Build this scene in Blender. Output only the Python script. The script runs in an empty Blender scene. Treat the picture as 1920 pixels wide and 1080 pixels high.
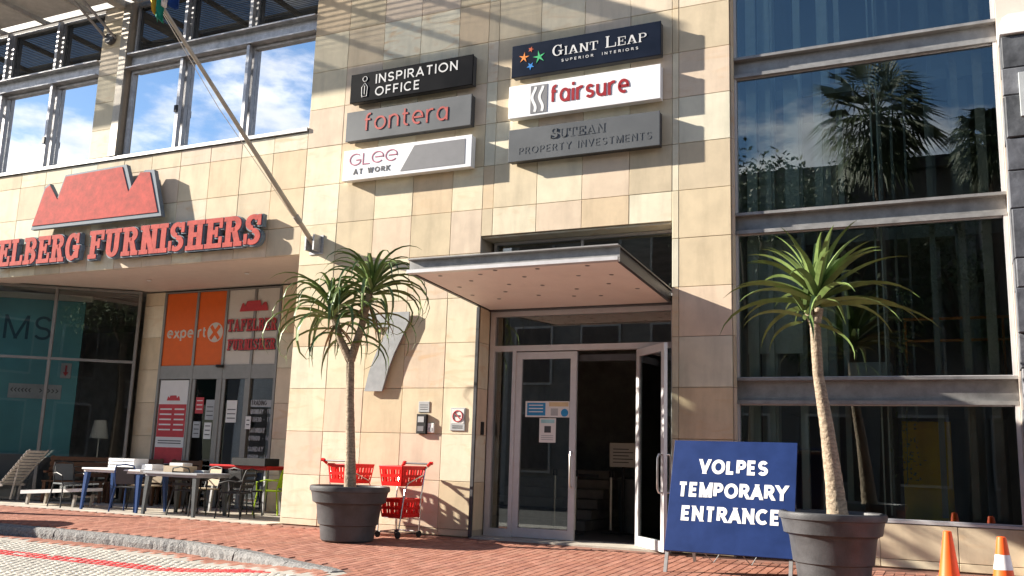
import bpy, math, random
from mathutils import Vector, Matrix
random.seed(7)
R = math.radians
sc = bpy.context.scene
col = sc.collection

# ------------------------------------------------------------------ camera
CAM = Vector((0.0, -13.0, 1.17)); YAW, PITCH, ROLL = -0.45015, 0.18035, 0.03271; FPX = 1767.8
fwd = Vector((math.sin(YAW)*math.cos(PITCH), math.cos(YAW)*math.cos(PITCH), math.sin(PITCH)))
r0 = Vector((math.cos(YAW), -math.sin(YAW), 0)); u0 = r0.cross(fwd)
rgt = r0*math.cos(ROLL)+u0*math.sin(ROLL); upv = -r0*math.sin(ROLL)+u0*math.cos(ROLL)
cd = bpy.data.cameras.new('camera'); cam = bpy.data.objects.new('camera', cd); col.objects.link(cam)
cd.sensor_width = 36; cd.lens = 36*FPX/1920; cd.clip_end = 3000; cd.clip_start = .1
cam.matrix_world = Matrix(((rgt.x, upv.x, -fwd.x, CAM.x), (rgt.y, upv.y, -fwd.y, CAM.y), (rgt.z, upv.z, -fwd.z, CAM.z), (0, 0, 0, 1)))
sc.camera = cam
# ------------------------------------------------------------------ sun, sky, exposure
SUN = Vector((1.0, 0.27, -0.45)).normalized()          # the way the light travels
sl = bpy.data.lights.new('sun', 'SUN'); so = bpy.data.objects.new('sun', sl); col.objects.link(so)
sl.energy = 5.0; sl.angle = R(.7); sl.color = (1.0, .92, .80)
so.rotation_euler = SUN.to_track_quat('-Z', 'Y').to_euler(); so.location = (-30, -30, 30)
w = bpy.data.worlds.new('World'); sc.world = w; w.use_nodes = True
nt = w.node_tree; nt.nodes.clear()
def N(t, typ, **kw):
    n = t.nodes.new(typ)
    for k, v in kw.items(): setattr(n, k, v)
    return n
sky = N(nt, 'ShaderNodeTexSky', sky_type='NISHITA', sun_disc=False)
sky.sun_elevation = math.asin(-SUN.z); sky.sun_rotation = math.atan2(-SUN.x, -SUN.y)
sky.air_density = 1.0; sky.dust_density = .15; sky.ozone_density = 3.0
tc = N(nt, 'ShaderNodeTexCoord'); mp = N(nt, 'ShaderNodeMapping'); mp.inputs['Scale'].default_value = (1, 1, 2.3)
no = N(nt, 'ShaderNodeTexNoise'); no.inputs['Scale'].default_value = 3.6; no.inputs['Detail'].default_value = 8; no.inputs['Roughness'].default_value = .58
sx = N(nt, 'ShaderNodeSeparateXYZ')
ma = N(nt, 'ShaderNodeMath', operation='MULTIPLY_ADD'); ma.inputs[1].default_value = -2.2; ma.inputs[2].default_value = .80; mp.inputs['Location'].default_value = (3, 3, 3)
mx = N(nt, 'ShaderNodeMath', operation='MAXIMUM'); mx.inputs[1].default_value = -.085
mn = N(nt, 'ShaderNodeMath', operation='MINIMUM'); mn.inputs[1].default_value = .26
ad = N(nt, 'ShaderNodeMath', operation='ADD')
rp = N(nt, 'ShaderNodeMapRange', interpolation_type='SMOOTHSTEP'); rp.inputs['From Min'].default_value = .535; rp.inputs['From Max'].default_value = .66
mc = N(nt, 'ShaderNodeMix', data_type='RGBA'); bg = N(nt, 'ShaderNodeBackground'); wo = N(nt, 'ShaderNodeOutputWorld')
n2 = N(nt, 'ShaderNodeTexNoise'); n2.inputs['Scale'].default_value = 7; n2.inputs['Detail'].default_value = 5
cc = N(nt, 'ShaderNodeMix', data_type='RGBA'); cc.inputs[6].default_value = (7.2, 7.4, 7.9, 1); cc.inputs[7].default_value = (10.2, 10.2, 10.3, 1)
cr_ = N(nt, 'ShaderNodeMapRange'); cr_.inputs['From Min'].default_value = .38; cr_.inputs['From Max'].default_value = .58
nt.links.new(mp.outputs[0], n2.inputs['Vector']); nt.links.new(n2.outputs[0], cr_.inputs[0]); nt.links.new(cr_.outputs[0], cc.inputs[0]); nt.links.new(cc.outputs[2], mc.inputs[7])
bg.inputs['Strength'].default_value = .058
L = nt.links.new
L(tc.outputs['Generated'], mp.inputs[0]); L(mp.outputs[0], no.inputs['Vector']); L(tc.outputs['Generated'], sx.inputs[0])
L(sx.outputs['Z'], ma.inputs[0]); L(ma.outputs[0], mx.inputs[0]); L(mx.outputs[0], mn.inputs[0]); L(mn.outputs[0], ad.inputs[0]); L(no.outputs[0], ad.inputs[1])
L(ad.outputs[0], rp.inputs[0]); L(rp.outputs[0], mc.inputs[0]); hs = N(nt, 'ShaderNodeHueSaturation'); hs.inputs['Saturation'].default_value = 1.08; L(sky.outputs[0], hs.inputs['Color']); L(hs.outputs[0], mc.inputs[6]); L(mc.outputs[2], bg.inputs[0]); L(bg.outputs[0], wo.inputs[0])
vs = sc.view_settings; vs.view_transform = 'Standard'; vs.look = 'None'; vs.exposure = 1.62; vs.gamma = 1; vs.use_curve_mapping = False
sc.cycles.use_denoising = True; sc.cycles.max_bounces = 8; sc.cycles.transparent_max_bounces = 12; sc.cycles.sample_clamp_indirect = 6
sc.cycles.caustics_reflective = False; sc.cycles.caustics_refractive = False

# ------------------------------------------------------------------ helpers
class MB:
    def __init__(s): s.v = []; s.f = []
    def add(s, vs, fs):
        o = len(s.v); s.v += [tuple(p) for p in vs]; s.f += [tuple(i+o for i in q) for q in fs]; return s
    def box(s, x0, x1, y0, y1, z0, z1):
        return s.add([(x0,y0,z0),(x1,y0,z0),(x1,y1,z0),(x0,y1,z0),(x0,y0,z1),(x1,y0,z1),(x1,y1,z1),(x0,y1,z1)],
                     [(0,3,2,1),(4,5,6,7),(0,1,5,4),(1,2,6,5),(2,3,7,6),(3,0,4,7)])
    def slab(s, x0, x1, y0, y1, z0, z1, c=.004):
        """box whose front face (towards -Y) has chamfered edges"""
        return s.add([(x0,y1,z0),(x1,y1,z0),(x1,y1,z1),(x0,y1,z1),(x0,y0+c,z0),(x1,y0+c,z0),(x1,y0+c,z1),(x0,y0+c,z1),
                      (x0+c,y0,z0+c),(x1-c,y0,z0+c),(x1-c,y0,z1-c),(x0+c,y0,z1-c)],
                     [(0,3,2,1),(8,9,10,11),(0,1,5,4),(1,2,6,5),(2,3,7,6),(3,0,4,7),(4,5,9,8),(5,6,10,9),(6,7,11,10),(7,4,8,11)])
    def brick(s, x0, x1, y0, y1, z0, z1, c=.006):
        """box with chamfered top edges, no bottom"""
        return s.add([(x0,y0,z0),(x1,y0,z0),(x1,y1,z0),(x0,y1,z0),(x0,y0,z1-c),(x1,y0,z1-c),(x1,y1,z1-c),(x0,y1,z1-c),
                      (x0+c,y0+c,z1),(x1-c,y0+c,z1),(x1-c,y1-c,z1),(x0+c,y1-c,z1)],
                     [(8,9,10,11),(0,1,5,4),(1,2,6,5),(2,3,7,6),(3,0,4,7),(4,5,9,8),(5,6,10,9),(6,7,11,10),(7,4,8,11)])
    def bar(s, a, b, wx, wy=None, up=(0,0,1)):
        """square bar from a to b"""
        a, b = Vector(a), Vector(b); d = (b-a).normalized(); wy = wy or wx
        u = Vector(up)
        if abs(d.dot(u)) > .95: u = Vector((1,0,0))
        x = d.cross(u).normalized()*wx/2; y = x.cross(d).normalized()*wy/2
        return s.add([a-x-y,a+x-y,a+x+y,a-x+y,b-x-y,b+x-y,b+x+y,b-x+y],[(0,3,2,1),(4,5,6,7),(0,1,5,4),(1,2,6,5),(2,3,7,6),(3,0,4,7)])
    def tube(s, pts, rad, n=8, cap=True):
        pts = [Vector(p) for p in pts]; rad = rad if isinstance(rad, (list, tuple)) else [rad]*len(pts)
        vs = []; fs = []; pu = None
        for i, p in enumerate(pts):
            d = (pts[min(i+1, len(pts)-1)]-pts[max(i-1, 0)]).normalized()
            if pu is None: pu = Vector((0,0,1)) if abs(d.z) < .9 else Vector((1,0,0))
            x = d.cross(pu).normalized(); y = x.cross(d).normalized(); pu = y
            vs += [p+(x*math.cos(2*math.pi*k/n)+y*math.sin(2*math.pi*k/n))*rad[i] for k in range(n)]
        for i in range(len(pts)-1):
            for k in range(n): fs.append((i*n+k, i*n+(k+1)%n, (i+1)*n+(k+1)%n, (i+1)*n+k))
        if cap: fs += [tuple(range(n-1, -1, -1)), tuple(range((len(pts)-1)*n, len(pts)*n))]
        return s.add(vs, fs)
    def lathe(s, prof, n=32, c=(0,0,0), cap=True):
        vs = [(c[0]+r*math.cos(2*math.pi*k/n), c[1]+r*math.sin(2*math.pi*k/n), c[2]+z) for r, z in prof for k in range(n)]
        fs = [(i*n+k, i*n+(k+1)%n, (i+1)*n+(k+1)%n, (i+1)*n+k) for i in range(len(prof)-1) for k in range(n)]
        if cap: fs += [tuple(range(n-1, -1, -1)), tuple(range((len(prof)-1)*n, len(prof)*n))]
        return s.add(vs, fs)
    def prism(s, poly, y0, y1):
        """polygon given in (x, z), extruded from y0 (front) to y1"""
        if sum(poly[i][0]*poly[(i+1)%len(poly)][1]-poly[(i+1)%len(poly)][0]*poly[i][1] for i in range(len(poly))) < 0: poly = poly[::-1]
        n = len(poly); vs = [(x, y0, z) for x, z in poly]+[(x, y1, z) for x, z in poly]
        return s.add(vs, [tuple(range(n)), tuple(range(2*n-1, n-1, -1))]+[(i+n, (i+1)%n+n, (i+1)%n, i) for i in range(n)])
    def hprism(s, poly, z0, z1):
        if sum(poly[i][0]*poly[(i+1)%len(poly)][1]-poly[(i+1)%len(poly)][0]*poly[i][1] for i in range(len(poly))) < 0: poly = poly[::-1]
        n = len(poly); vs = [(x, y, z0) for x, y in poly]+[(x, y, z1) for x, y in poly]
        return s.add(vs, [tuple(range(n-1, -1, -1)), tuple(range(n, 2*n))]+[(i, (i+1)%n, (i+1)%n+n, i+n) for i in range(n)])
    def mesh(s, name, m, smooth=False):
        me = bpy.data.meshes.new(name); me.from_pydata(s.v, [], s.f); me.update()
        if m is not None: me.materials.append(m)
        if smooth:
            for p in me.polygons: p.use_smooth = True
            try: me.set_sharp_from_angle(angle=R(smooth if smooth is not True else 40))
            except Exception: pass
        return me
    def build(s, name, m, parent=None, loc=None, rz=0, smooth=False):
        return link(name, s.mesh(name, m, smooth), parent, loc, rz)
def link(name, me, parent=None, loc=None, rz=0):
    o = bpy.data.objects.new(name, me); col.objects.link(o); o.parent = parent
    if loc: o.location = loc
    if rz: o.rotation_euler.z = rz
    return o
def tag(o, label=None, cat=None, group=None, kind=None):
    for k, v in (('label', label), ('category', cat), ('group', group), ('kind', kind)):
        if v: o[k] = v
    return o
def thing(name, label, cat, loc=(0,0,0), rz=0, group=None):
    return tag(link(name, None, None, loc, rz), label, cat, group)

def mat(name, c, rough=.6, metal=0, var=.12, scale=6, bump=0, bscale=60, spec=.28, c2=None, coat=0):
    m = bpy.data.materials.new(name); m.use_nodes = True; t = m.node_tree; p = t.nodes['Principled BSDF']
    p.inputs['Roughness'].default_value = rough; p.inputs['Metallic'].default_value = metal; p.inputs['Specular IOR Level'].default_value = spec
    p.inputs['Coat Weight'].default_value = coat
    g = N(t, 'ShaderNodeTexCoord')
    n = N(t, 'ShaderNodeTexNoise'); n.inputs['Scale'].default_value = scale; n.inputs['Detail'].default_value = 6; n.inputs['Roughness'].default_value = .65
    r = N(t, 'ShaderNodeValToRGB'); a, b = r.color_ramp.elements; a.position = .3; b.position = .7
    a.color = tuple(x*(1-var) for x in c)+(1,); b.color = tuple(min(1, x*(1+var)) for x in (c2 or c))+(1,)
    t.links.new(g.outputs['Object'], n.inputs['Vector']); t.links.new(n.outputs[0], r.inputs[0]); t.links.new(r.outputs[0], p.inputs['Base Color'])
    rr = N(t, 'ShaderNodeMapRange'); rr.inputs['To Min'].default_value = max(0, rough-.08); rr.inputs['To Max'].default_value = min(1, rough+.08)
    t.links.new(n.outputs[0], rr.inputs[0]); t.links.new(rr.outputs[0], p.inputs['Roughness'])
    if bump:
        n2 = N(t, 'ShaderNodeTexNoise'); n2.inputs['Scale'].default_value = bscale; n2.inputs['Detail'].default_value = 4
        bp = N(t, 'ShaderNodeBump'); bp.inputs['Strength'].default_value = bump; bp.inputs['Distance'].default_value = .02
        t.links.new(g.outputs['Object'], n2.inputs['Vector']); t.links.new(n2.outputs[0], bp.inputs['Height']); t.links.new(bp.outputs[0], p.inputs['Normal'])
    return m
def ramp_random(name, cols, rough=.8, vein=None, bump=.3, bscale=40, nscale=5, nvar=.1):
    """stone-like material: tone by piece (object random + island random), grain by noise, optional rusty veins"""
    m = bpy.data.materials.new(name); m.use_nodes = True; t = m.node_tree; p = t.nodes['Principled BSDF']; l = t.links.new
    p.inputs['Roughness'].default_value = rough; p.inputs['Specular IOR Level'].default_value = .12
    oi = N(t, 'ShaderNodeObjectInfo'); ge = N(t, 'ShaderNodeNewGeometry')
    a = N(t, 'ShaderNodeMath', operation='ADD'); f = N(t, 'ShaderNodeMath', operation='FRACT')
    l(oi.outputs['Random'], a.inputs[0]); l(ge.outputs['Random Per Island'], a.inputs[1]); l(a.outputs[0], f.inputs[0])
    r = N(t, 'ShaderNodeValToRGB'); r.color_ramp.interpolation = 'CONSTANT'
    e = r.color_ramp.elements
    for i, c in enumerate(cols):
        q = e[i] if i < 2 else e.new(i/len(cols)); q.position = i/len(cols); q.color = tuple(c)+(1,)
    l(f.outputs[0], r.inputs[0])
    # grain: world position shifted for each piece, so that no two share a pattern
    s1 = N(t, 'ShaderNodeMath', operation='MULTIPLY'); s1.inputs[1].default_value = 37.0; l(f.outputs[0], s1.inputs[0])
    va = N(t, 'ShaderNodeVectorMath', operation='ADD'); l(ge.outputs['Position'], va.inputs[0]); l(s1.outputs[0], va.inputs[1])
    n = N(t, 'ShaderNodeTexNoise'); n.inputs['Scale'].default_value = nscale; n.inputs['Detail'].default_value = 8; n.inputs['Roughness'].default_value = .62
    l(va.outputs[0], n.inputs['Vector'])
    mr = N(t, 'ShaderNodeMapRange'); mr.inputs['From Min'].default_value = .3; mr.inputs['From Max'].default_value = .7
    mr.inputs['To Min'].default_value = 1-nvar; mr.inputs['To Max'].default_value = 1+nvar; l(n.outputs[0], mr.inputs[0])
    vm = N(t, 'ShaderNodeVectorMath', operation='SCALE'); l(r.outputs[0], vm.inputs[0]); l(mr.outputs[0], vm.inputs['Scale'])
    last = vm.outputs[0]
    if True:                                               # rain streaks and dust, broad and upright
        mg = N(t, 'ShaderNodeMapping'); mg.inputs['Scale'].default_value = (2.6, 2.6, .45); l(ge.outputs['Position'], mg.inputs[0])
        ng = N(t, 'ShaderNodeTexNoise'); ng.inputs['Scale'].default_value = 1.4; ng.inputs['Detail'].default_value = 7; ng.inputs['Roughness'].default_value = .6; l(mg.outputs[0], ng.inputs['Vector'])
        gr = N(t, 'ShaderNodeMapRange'); gr.inputs['From Min'].default_value = .36; gr.inputs['From Max'].default_value = .52; gr.inputs['To Min'].default_value = .88; gr.inputs['To Max'].default_value = 1.0; l(ng.outputs[0], gr.inputs[0])
        vg = N(t, 'ShaderNodeVectorMath', operation='SCALE'); l(last, vg.inputs[0]); l(gr.outputs[0], vg.inputs['Scale']); last = vg.outputs[0]
    if vein:
        mv = N(t, 'ShaderNodeMapping'); mv.inputs['Rotation'].default_value = (0, .5, 0); mv.inputs['Scale'].default_value = (1.1, 1.1, 3.2); l(va.outputs[0], mv.inputs[0])
        n3 = N(t, 'ShaderNodeTexNoise'); n3.inputs['Scale'].default_value = 1.5; n3.inputs['Detail'].default_value = 6; n3.inputs['Distortion'].default_value = 1.6; l(mv.outputs[0], n3.inputs['Vector'])
        m3 = N(t, 'ShaderNodeMapRange'); m3.inputs['From Min'].default_value = .52; m3.inputs['From Max'].default_value = .74; l(n3.outputs[0], m3.inputs[0])
        f2 = N(t, 'ShaderNodeMath', operation='MULTIPLY'); f2.inputs[1].default_value = 7.31; l(f.outputs[0], f2.inputs[0])
        f3 = N(t, 'ShaderNodeMath', operation='FRACT'); l(f2.outputs[0], f3.inputs[0])
        m4 = N(t, 'ShaderNodeMapRange'); m4.inputs['From Min'].default_value = .45; m4.inputs['To Max'].default_value = .75; l(f3.outputs[0], m4.inputs[0])
        mm = N(t, 'ShaderNodeMath', operation='MULTIPLY'); l(m3.outputs[0], mm.inputs[0]); l(m4.outputs[0], mm.inputs[1])
        mi = N(t, 'ShaderNodeMix', data_type='RGBA'); mi.inputs[7].default_value = tuple(vein)+(1,); l(mm.outputs[0], mi.inputs[0]); l(last, mi.inputs[6]); last = mi.outputs[2]
    l(last, p.inputs['Base Color'])
    if bump:
        n2 = N(t, 'ShaderNodeTexNoise'); n2.inputs['Scale'].default_value = bscale; n2.inputs['Detail'].default_value = 5; l(va.outputs[0], n2.inputs['Vector'])
        bp = N(t, 'ShaderNodeBump'); bp.inputs['Strength'].default_value = bump; bp.inputs['Distance'].default_value = .01
        l(n2.outputs[0], bp.inputs['Height']); l(bp.outputs[0], p.inputs['Normal'])
    return m
def glass(name, tint, refl, body=None, wav=.0):
    """flat window pane: part mirror, the rest lets the view through (or shows a dark body)"""
    m = bpy.data.materials.new(name); m.use_nodes = True; t = m.node_tree; l = t.links.new
    t.nodes.remove(t.nodes['Principled BSDF']); out = t.nodes['Material Output']
    g = N(t, 'ShaderNodeBsdfGlossy'); g.inputs['Roughness'].default_value = 0; g.inputs['Color'].default_value = (.95, .97, 1, 1)
    if body: b = N(t, 'ShaderNodeBsdfDiffuse'); b.inputs[0].default_value = tuple(body)+(1,)
    else: b = N(t, 'ShaderNodeBsdfTransparent'); b.inputs[0].default_value = tuple(tint)+(1,)
    fr = N(t, 'ShaderNodeFresnel'); fr.inputs['IOR'].default_value = 1.5
    ad_ = N(t, 'ShaderNodeMath', operation='MULTIPLY_ADD', use_clamp=True); ad_.inputs[1].default_value = 1-refl; ad_.inputs[2].default_value = refl
    l(fr.outputs[0], ad_.inputs[0]); mi = N(t, 'ShaderNodeMixShader'); l(ad_.outputs[0], mi.inputs[0]); l(b.outputs[0], mi.inputs[1]); l(g.outputs[0], mi.inputs[2])
    if wav:
        ge = N(t, 'ShaderNodeNewGeometry'); n = N(t, 'ShaderNodeTexNoise'); n.inputs['Scale'].default_value = 1.3; n.inputs['Detail'].default_value = 1
        bp = N(t, 'ShaderNodeBump'); bp.inputs['Strength'].default_value = wav; bp.inputs['Distance'].default_value = .02
        l(ge.outputs['Position'], n.inputs['Vector']); l(n.outputs[0], bp.inputs['Height']); l(bp.outputs[0], g.inputs['Normal'])
    l(mi.outputs[0], out.inputs[0]); return m

M = {}
M['tile'] = ramp_random('sandstone', [(0.670,0.566,0.400),(0.749,0.662,0.493),(0.617,0.509,0.362),(0.690,0.556,0.419),(0.756,0.689,0.527),(0.623,0.517,0.355),(0.666,0.544,0.419),(0.731,0.645,0.469),(0.592,0.494,0.350),(0.714,0.608,0.465),(0.660,0.519,0.352),(0.694,0.649,0.512)], rough=.72, vein=(.60,.38,.19), bump=.12, bscale=50, nscale=3, nvar=.09)
M['core'] = mat('wall core', (.42,.35,.27), .9)
M['brick'] = ramp_random('red paving brick', [(.34,.155,.108),(.37,.172,.122),(.31,.14,.10),(.36,.18,.13),(.39,.19,.14),(.32,.147,.108)], rough=.85, bump=.4, bscale=60, nscale=9, nvar=.2)
M['mortar'] = mat('mortar', (.24,.12,.088), .95, var=.2)
M['sett'] = ramp_random('grey granite sett', [(.44,.42,.37),(.50,.475,.42),(.40,.38,.335),(.53,.50,.44),(.46,.435,.385)], rough=.8, bump=.6, bscale=50, nscale=12, nvar=.22)
M['sett_red'] = ramp_random('red painted sett', [(.62,.055,.06),(.55,.05,.055),(.66,.08,.08),(.58,.10,.09)], rough=.6, bump=.5, bscale=50, nscale=14, nvar=.25)
M['roadbed'] = mat('road bed', (.36,.34,.30), .95, var=.2, scale=4)
M['kerb'] = mat('rough granite kerb', (.20,.196,.192), .9, var=.4, scale=26, bump=1.0, bscale=35)
M['stonefloor'] = ramp_random('pale floor stone', [(.50,.45,.38),(.55,.49,.41),(.46,.42,.36)], rough=.7, bump=.2)
M['soffit'] = mat('soffit paint', (.62,.54,.47), .8, var=.05)
M['canopy_soffit'] = mat('canopy soffit', (.80,.75,.70), .6, var=.05, scale=2)
M['steel'] = mat('grey painted steel', (.28,.275,.27), .45, .3, var=.25, scale=5)
M['steel_dark'] = mat('dark steel', (.085,.085,.09), .45, .4, var=.25, scale=4)
M['galv'] = mat('galvanised steel', (.45,.45,.46), .42, .55, var=.3, scale=7)
M['alu'] = mat('aluminium frame', (.62,.61,.62), .4, .35, var=.06)
M['alu_dark'] = mat('anodised frame', (.24,.235,.22), .45, .4, var=.1)
M['louvre'] = mat('louvre paint', (.42,.41,.38), .6, .1, var=.15)
M['mirror'] = glass('reflective glass', (0,0,0), .78, body=(.02,.025,.03), wav=.02)
M['glass'] = glass('tinted glass', (.84,.90,.87), .07, wav=.015)
M['darkpane'] = glass('dark pane', (0,0,0), .05, body=(.02,.02,.018))
M['doorglass'] = glass('door glass', (.80,.84,.82), .10)
M['shopglass'] = glass('shop glass', (.93,.95,.94), .03)
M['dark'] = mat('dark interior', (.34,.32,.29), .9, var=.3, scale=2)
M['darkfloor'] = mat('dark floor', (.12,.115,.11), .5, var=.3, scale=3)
M['inner'] = mat('interior plaster', (.30,.31,.30), .9, var=.12, scale=1)
M['white_in'] = mat('white interior paint', (.72,.76,.74), .8, var=.08)
M['white'] = mat('white plastic', (.78,.78,.77), .45, var=.05, scale=3)
M['white_sign'] = mat('white sign face', (.80,.80,.82), .35, var=.03, scale=2)
M['black_sign'] = mat('black sign face', (.004,.004,.005), .35, var=.2, scale=2, spec=.08)
M['navy_sign'] = mat('navy sign face', (.006,.010,.022), .35, var=.2, scale=2, spec=.15)
M['grey_sign'] = mat('grey sign face', (.105,.11,.115), .45, .2, var=.12, scale=1.5, spec=.3)
M['grey_raised'] = mat('dark grey lettering', (.09,.09,.09), .4, .2)
M['sign_side'] = mat('sign edge', (.06,.06,.062), .5)
M['silver_txt'] = mat('silver lettering', (.60,.60,.60), .4)
M['red_txt'] = mat('red lettering', (.30,.014,.02), .45)
M['pink_txt'] = mat('faded red lettering', (.40,.07,.06), .5, var=.25, scale=12)
M['maroon_line'] = mat('maroon lettering', (.38,.10,.17), .5)
M['char_txt'] = mat('charcoal lettering', (.07,.07,.075), .5)
M['grey_print'] = mat('grey print', (.19,.19,.20), .5, var=.06)
M['red_face'] = mat('sun faded red', (.47,.088,.074), .7, var=.3, scale=7, spec=.08)
M['letter_side'] = mat('blue grey letter edge', (.15,.19,.23), .6, var=.2, scale=8, spec=.15)
M['seven'] = mat('brushed number', (.32,.33,.34), .45, .25, var=.1, scale=10)
M['leaf'] = mat('aloe leaf', (.075,.125,.035), .45, var=.4, scale=4, c2=(.13,.19,.055), spec=.4)
M['leaf_dry'] = mat('dry aloe leaf', (.26,.17,.09), .8, var=.3, scale=9)
M['leaf_pale'] = mat('aloe leaf pale', (.16,.23,.07), .42, var=.3, scale=7, spec=.5)
M['bark'] = mat('aloe bark', (.30,.24,.175), .85, var=.35, scale=14, bump=.8, bscale=24)
_t = M['bark'].node_tree; _w = N(_t, 'ShaderNodeTexWave', wave_type='BANDS', bands_direction='Z'); _w.inputs['Scale'].default_value = 7; _w.inputs['Distortion'].default_value = 9; _w.inputs['Detail'].default_value = 3; _w.inputs['Detail Scale'].default_value = 2
_g = N(_t, 'ShaderNodeTexCoord'); _p = _t.nodes['Principled BSDF']; _c = _p.inputs['Base Color'].links[0].from_socket; _m = N(_t, 'ShaderNodeMix', data_type='RGBA', blend_type='MULTIPLY'); _m.inputs[0].default_value = .4
_r = N(_t, 'ShaderNodeValToRGB'); _r.color_ramp.elements[0].color = (.42,.36,.31,1); _r.color_ramp.elements[0].position = .15; _r.color_ramp.elements[1].position = .45
_t.links.new(_g.outputs['Object'], _w.inputs['Vector']); _t.links.new(_w.outputs[0], _r.inputs[0]); _t.links.new(_c, _m.inputs[6]); _t.links.new(_r.outputs[0], _m.inputs[7]); _t.links.new(_m.outputs[2], _p.inputs['Base Color'])
M['pot'] = mat('charcoal plastic pot', (.055,.056,.060), .5, var=.35, scale=4, bump=.12, spec=.35)
M['soil'] = mat('pebbled soil', (.22,.18,.14), .95, var=.5, scale=25, bump=1)
M['pebble'] = mat('pale pebble', (.50,.44,.35), .8, var=.3)
M['trolley_red'] = mat('red plastic', (.72,.018,.016), .35, var=.08)
M['chrome'] = mat('chrome wire', (.62,.62,.62), .25, .85, var=.1)
M['rubber'] = mat('black rubber', (.02,.02,.02), .7)
M['board_blue'] = mat('blue sign paint', (.009,.027,.115), .45, var=.22, scale=2.5)
M['board_txt'] = mat('white sign vinyl', (.85,.85,.86), .4, var=.03)
M['orange_cone'] = mat('orange cone plastic', (.90,.115,.018), .45, var=.1)
M['cone_white'] = mat('reflective band', (.80,.80,.80), .4)
M['orange_panel'] = mat('orange panel', (.74,.135,.02), .5, var=.05)
M['cream_panel'] = mat('off white panel', (.62,.59,.53), .55, var=.04)
M['teal'] = mat('teal backdrop', (.11,.36,.40), .7, var=.1, scale=1.5)
M['teal_dark'] = mat('dark teal print', (.025,.10,.14), .7)
M['slate'] = ramp_random('grey slate block', [(.10,.105,.12),(.14,.145,.16),(.085,.09,.10),(.18,.185,.195),(.125,.13,.145)], rough=.6, bump=.8, bscale=9, nscale=4, nvar=.4)
M['blue_metal'] = mat('blue painted metal', (.02,.06,.19), .4, var=.1)
M['gunmetal'] = mat('gunmetal paint', (.085,.095,.10), .45, .2, var=.1)
M['grey_top'] = mat('grey table top', (.33,.34,.36), .5, var=.06)
M['red_metal'] = mat('red painted metal', (.60,.03,.03), .4)
M['lime'] = mat('lime plastic', (.42,.62,.02), .4)
M['black'] = mat('black paint', (.02,.02,.021), .5, var=.2)
M['wicker'] = mat('beige weave', (.42,.34,.24), .8, var=.3, scale=60)
M['wood'] = mat('dark wood', (.105,.05,.026), .6, var=.3, scale=14)
M['greywood'] = mat('weathered grey slat', (.40,.37,.33), .75, var=.2, scale=12)
M['card'] = mat('cardboard', (.45,.36,.25), .8)
M['paper'] = mat('paper', (.72,.72,.70), .7, var=.03)
M['paper_grey'] = mat('grey paper', (.40,.42,.43), .7)
M['print_red'] = mat('red print', (.50,.06,.07), .6)
M['print_blue'] = mat('blue print', (.03,.25,.52), .6)
M['print_teal'] = mat('pale teal print', (.35,.62,.66), .6)
M['print_sand'] = mat('sand print', (.62,.50,.30), .6)
M['brass'] = mat('satin steel post', (.55,.52,.46), .3, .8)
M['yellow'] = mat('yellow shutter', (.72,.46,.02), .6, var=.1, scale=3)
M['rust'] = mat('orange handrail', (.60,.22,.06), .5)
M['ivy'] = mat('hanging ivy', (.22,.28,.16), .6, var=.3)
M['flag_green'] = mat('green flag cloth', (.01,.22,.14), .8)
M['flag_gold'] = mat('gold flag cloth', (.66,.35,.03), .8)
M['flag_blue'] = mat('blue flag cloth', (.01,.05,.22), .8)
M['flag_white'] = mat('white flag cloth', (.75,.75,.75), .8)
M['pole'] = mat('pole metal', (.40,.36,.30), .45, .35, var=.2, scale=3)
M['palm_leaf'] = mat('palm frond', (.045,.065,.025), .6, var=.4)
M['palm_bark'] = mat('palm trunk', (.07,.055,.04), .9, var=.3)
M['asphalt'] = mat('asphalt', (.06,.06,.058), .9, var=.25, scale=.6)
M['render_grey'] = mat('grey render', (.16,.16,.15), .9, var=.1, scale=.4)
M['render_white'] = mat('white render', (.42,.42,.40), .9, var=.08, scale=.4)
M['roof_dark'] = mat('dark roof', (.08,.07,.065), .8)
M['hill'] = mat('wooded hill', (.055,.075,.035), .95, var=.5, scale=.05)
M['handle'] = mat('satin handle', (.55,.53,.50), .3, .8)
M['col_a'] = mat('orange figure', (.75,.25,.05), .5); M['col_b'] = mat('green figure', (.05,.42,.16), .5); M['col_c'] = mat('blue figure', (.03,.22,.60), .5); M['col_d'] = mat('rust figure', (.50,.10,.04), .5)

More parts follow.
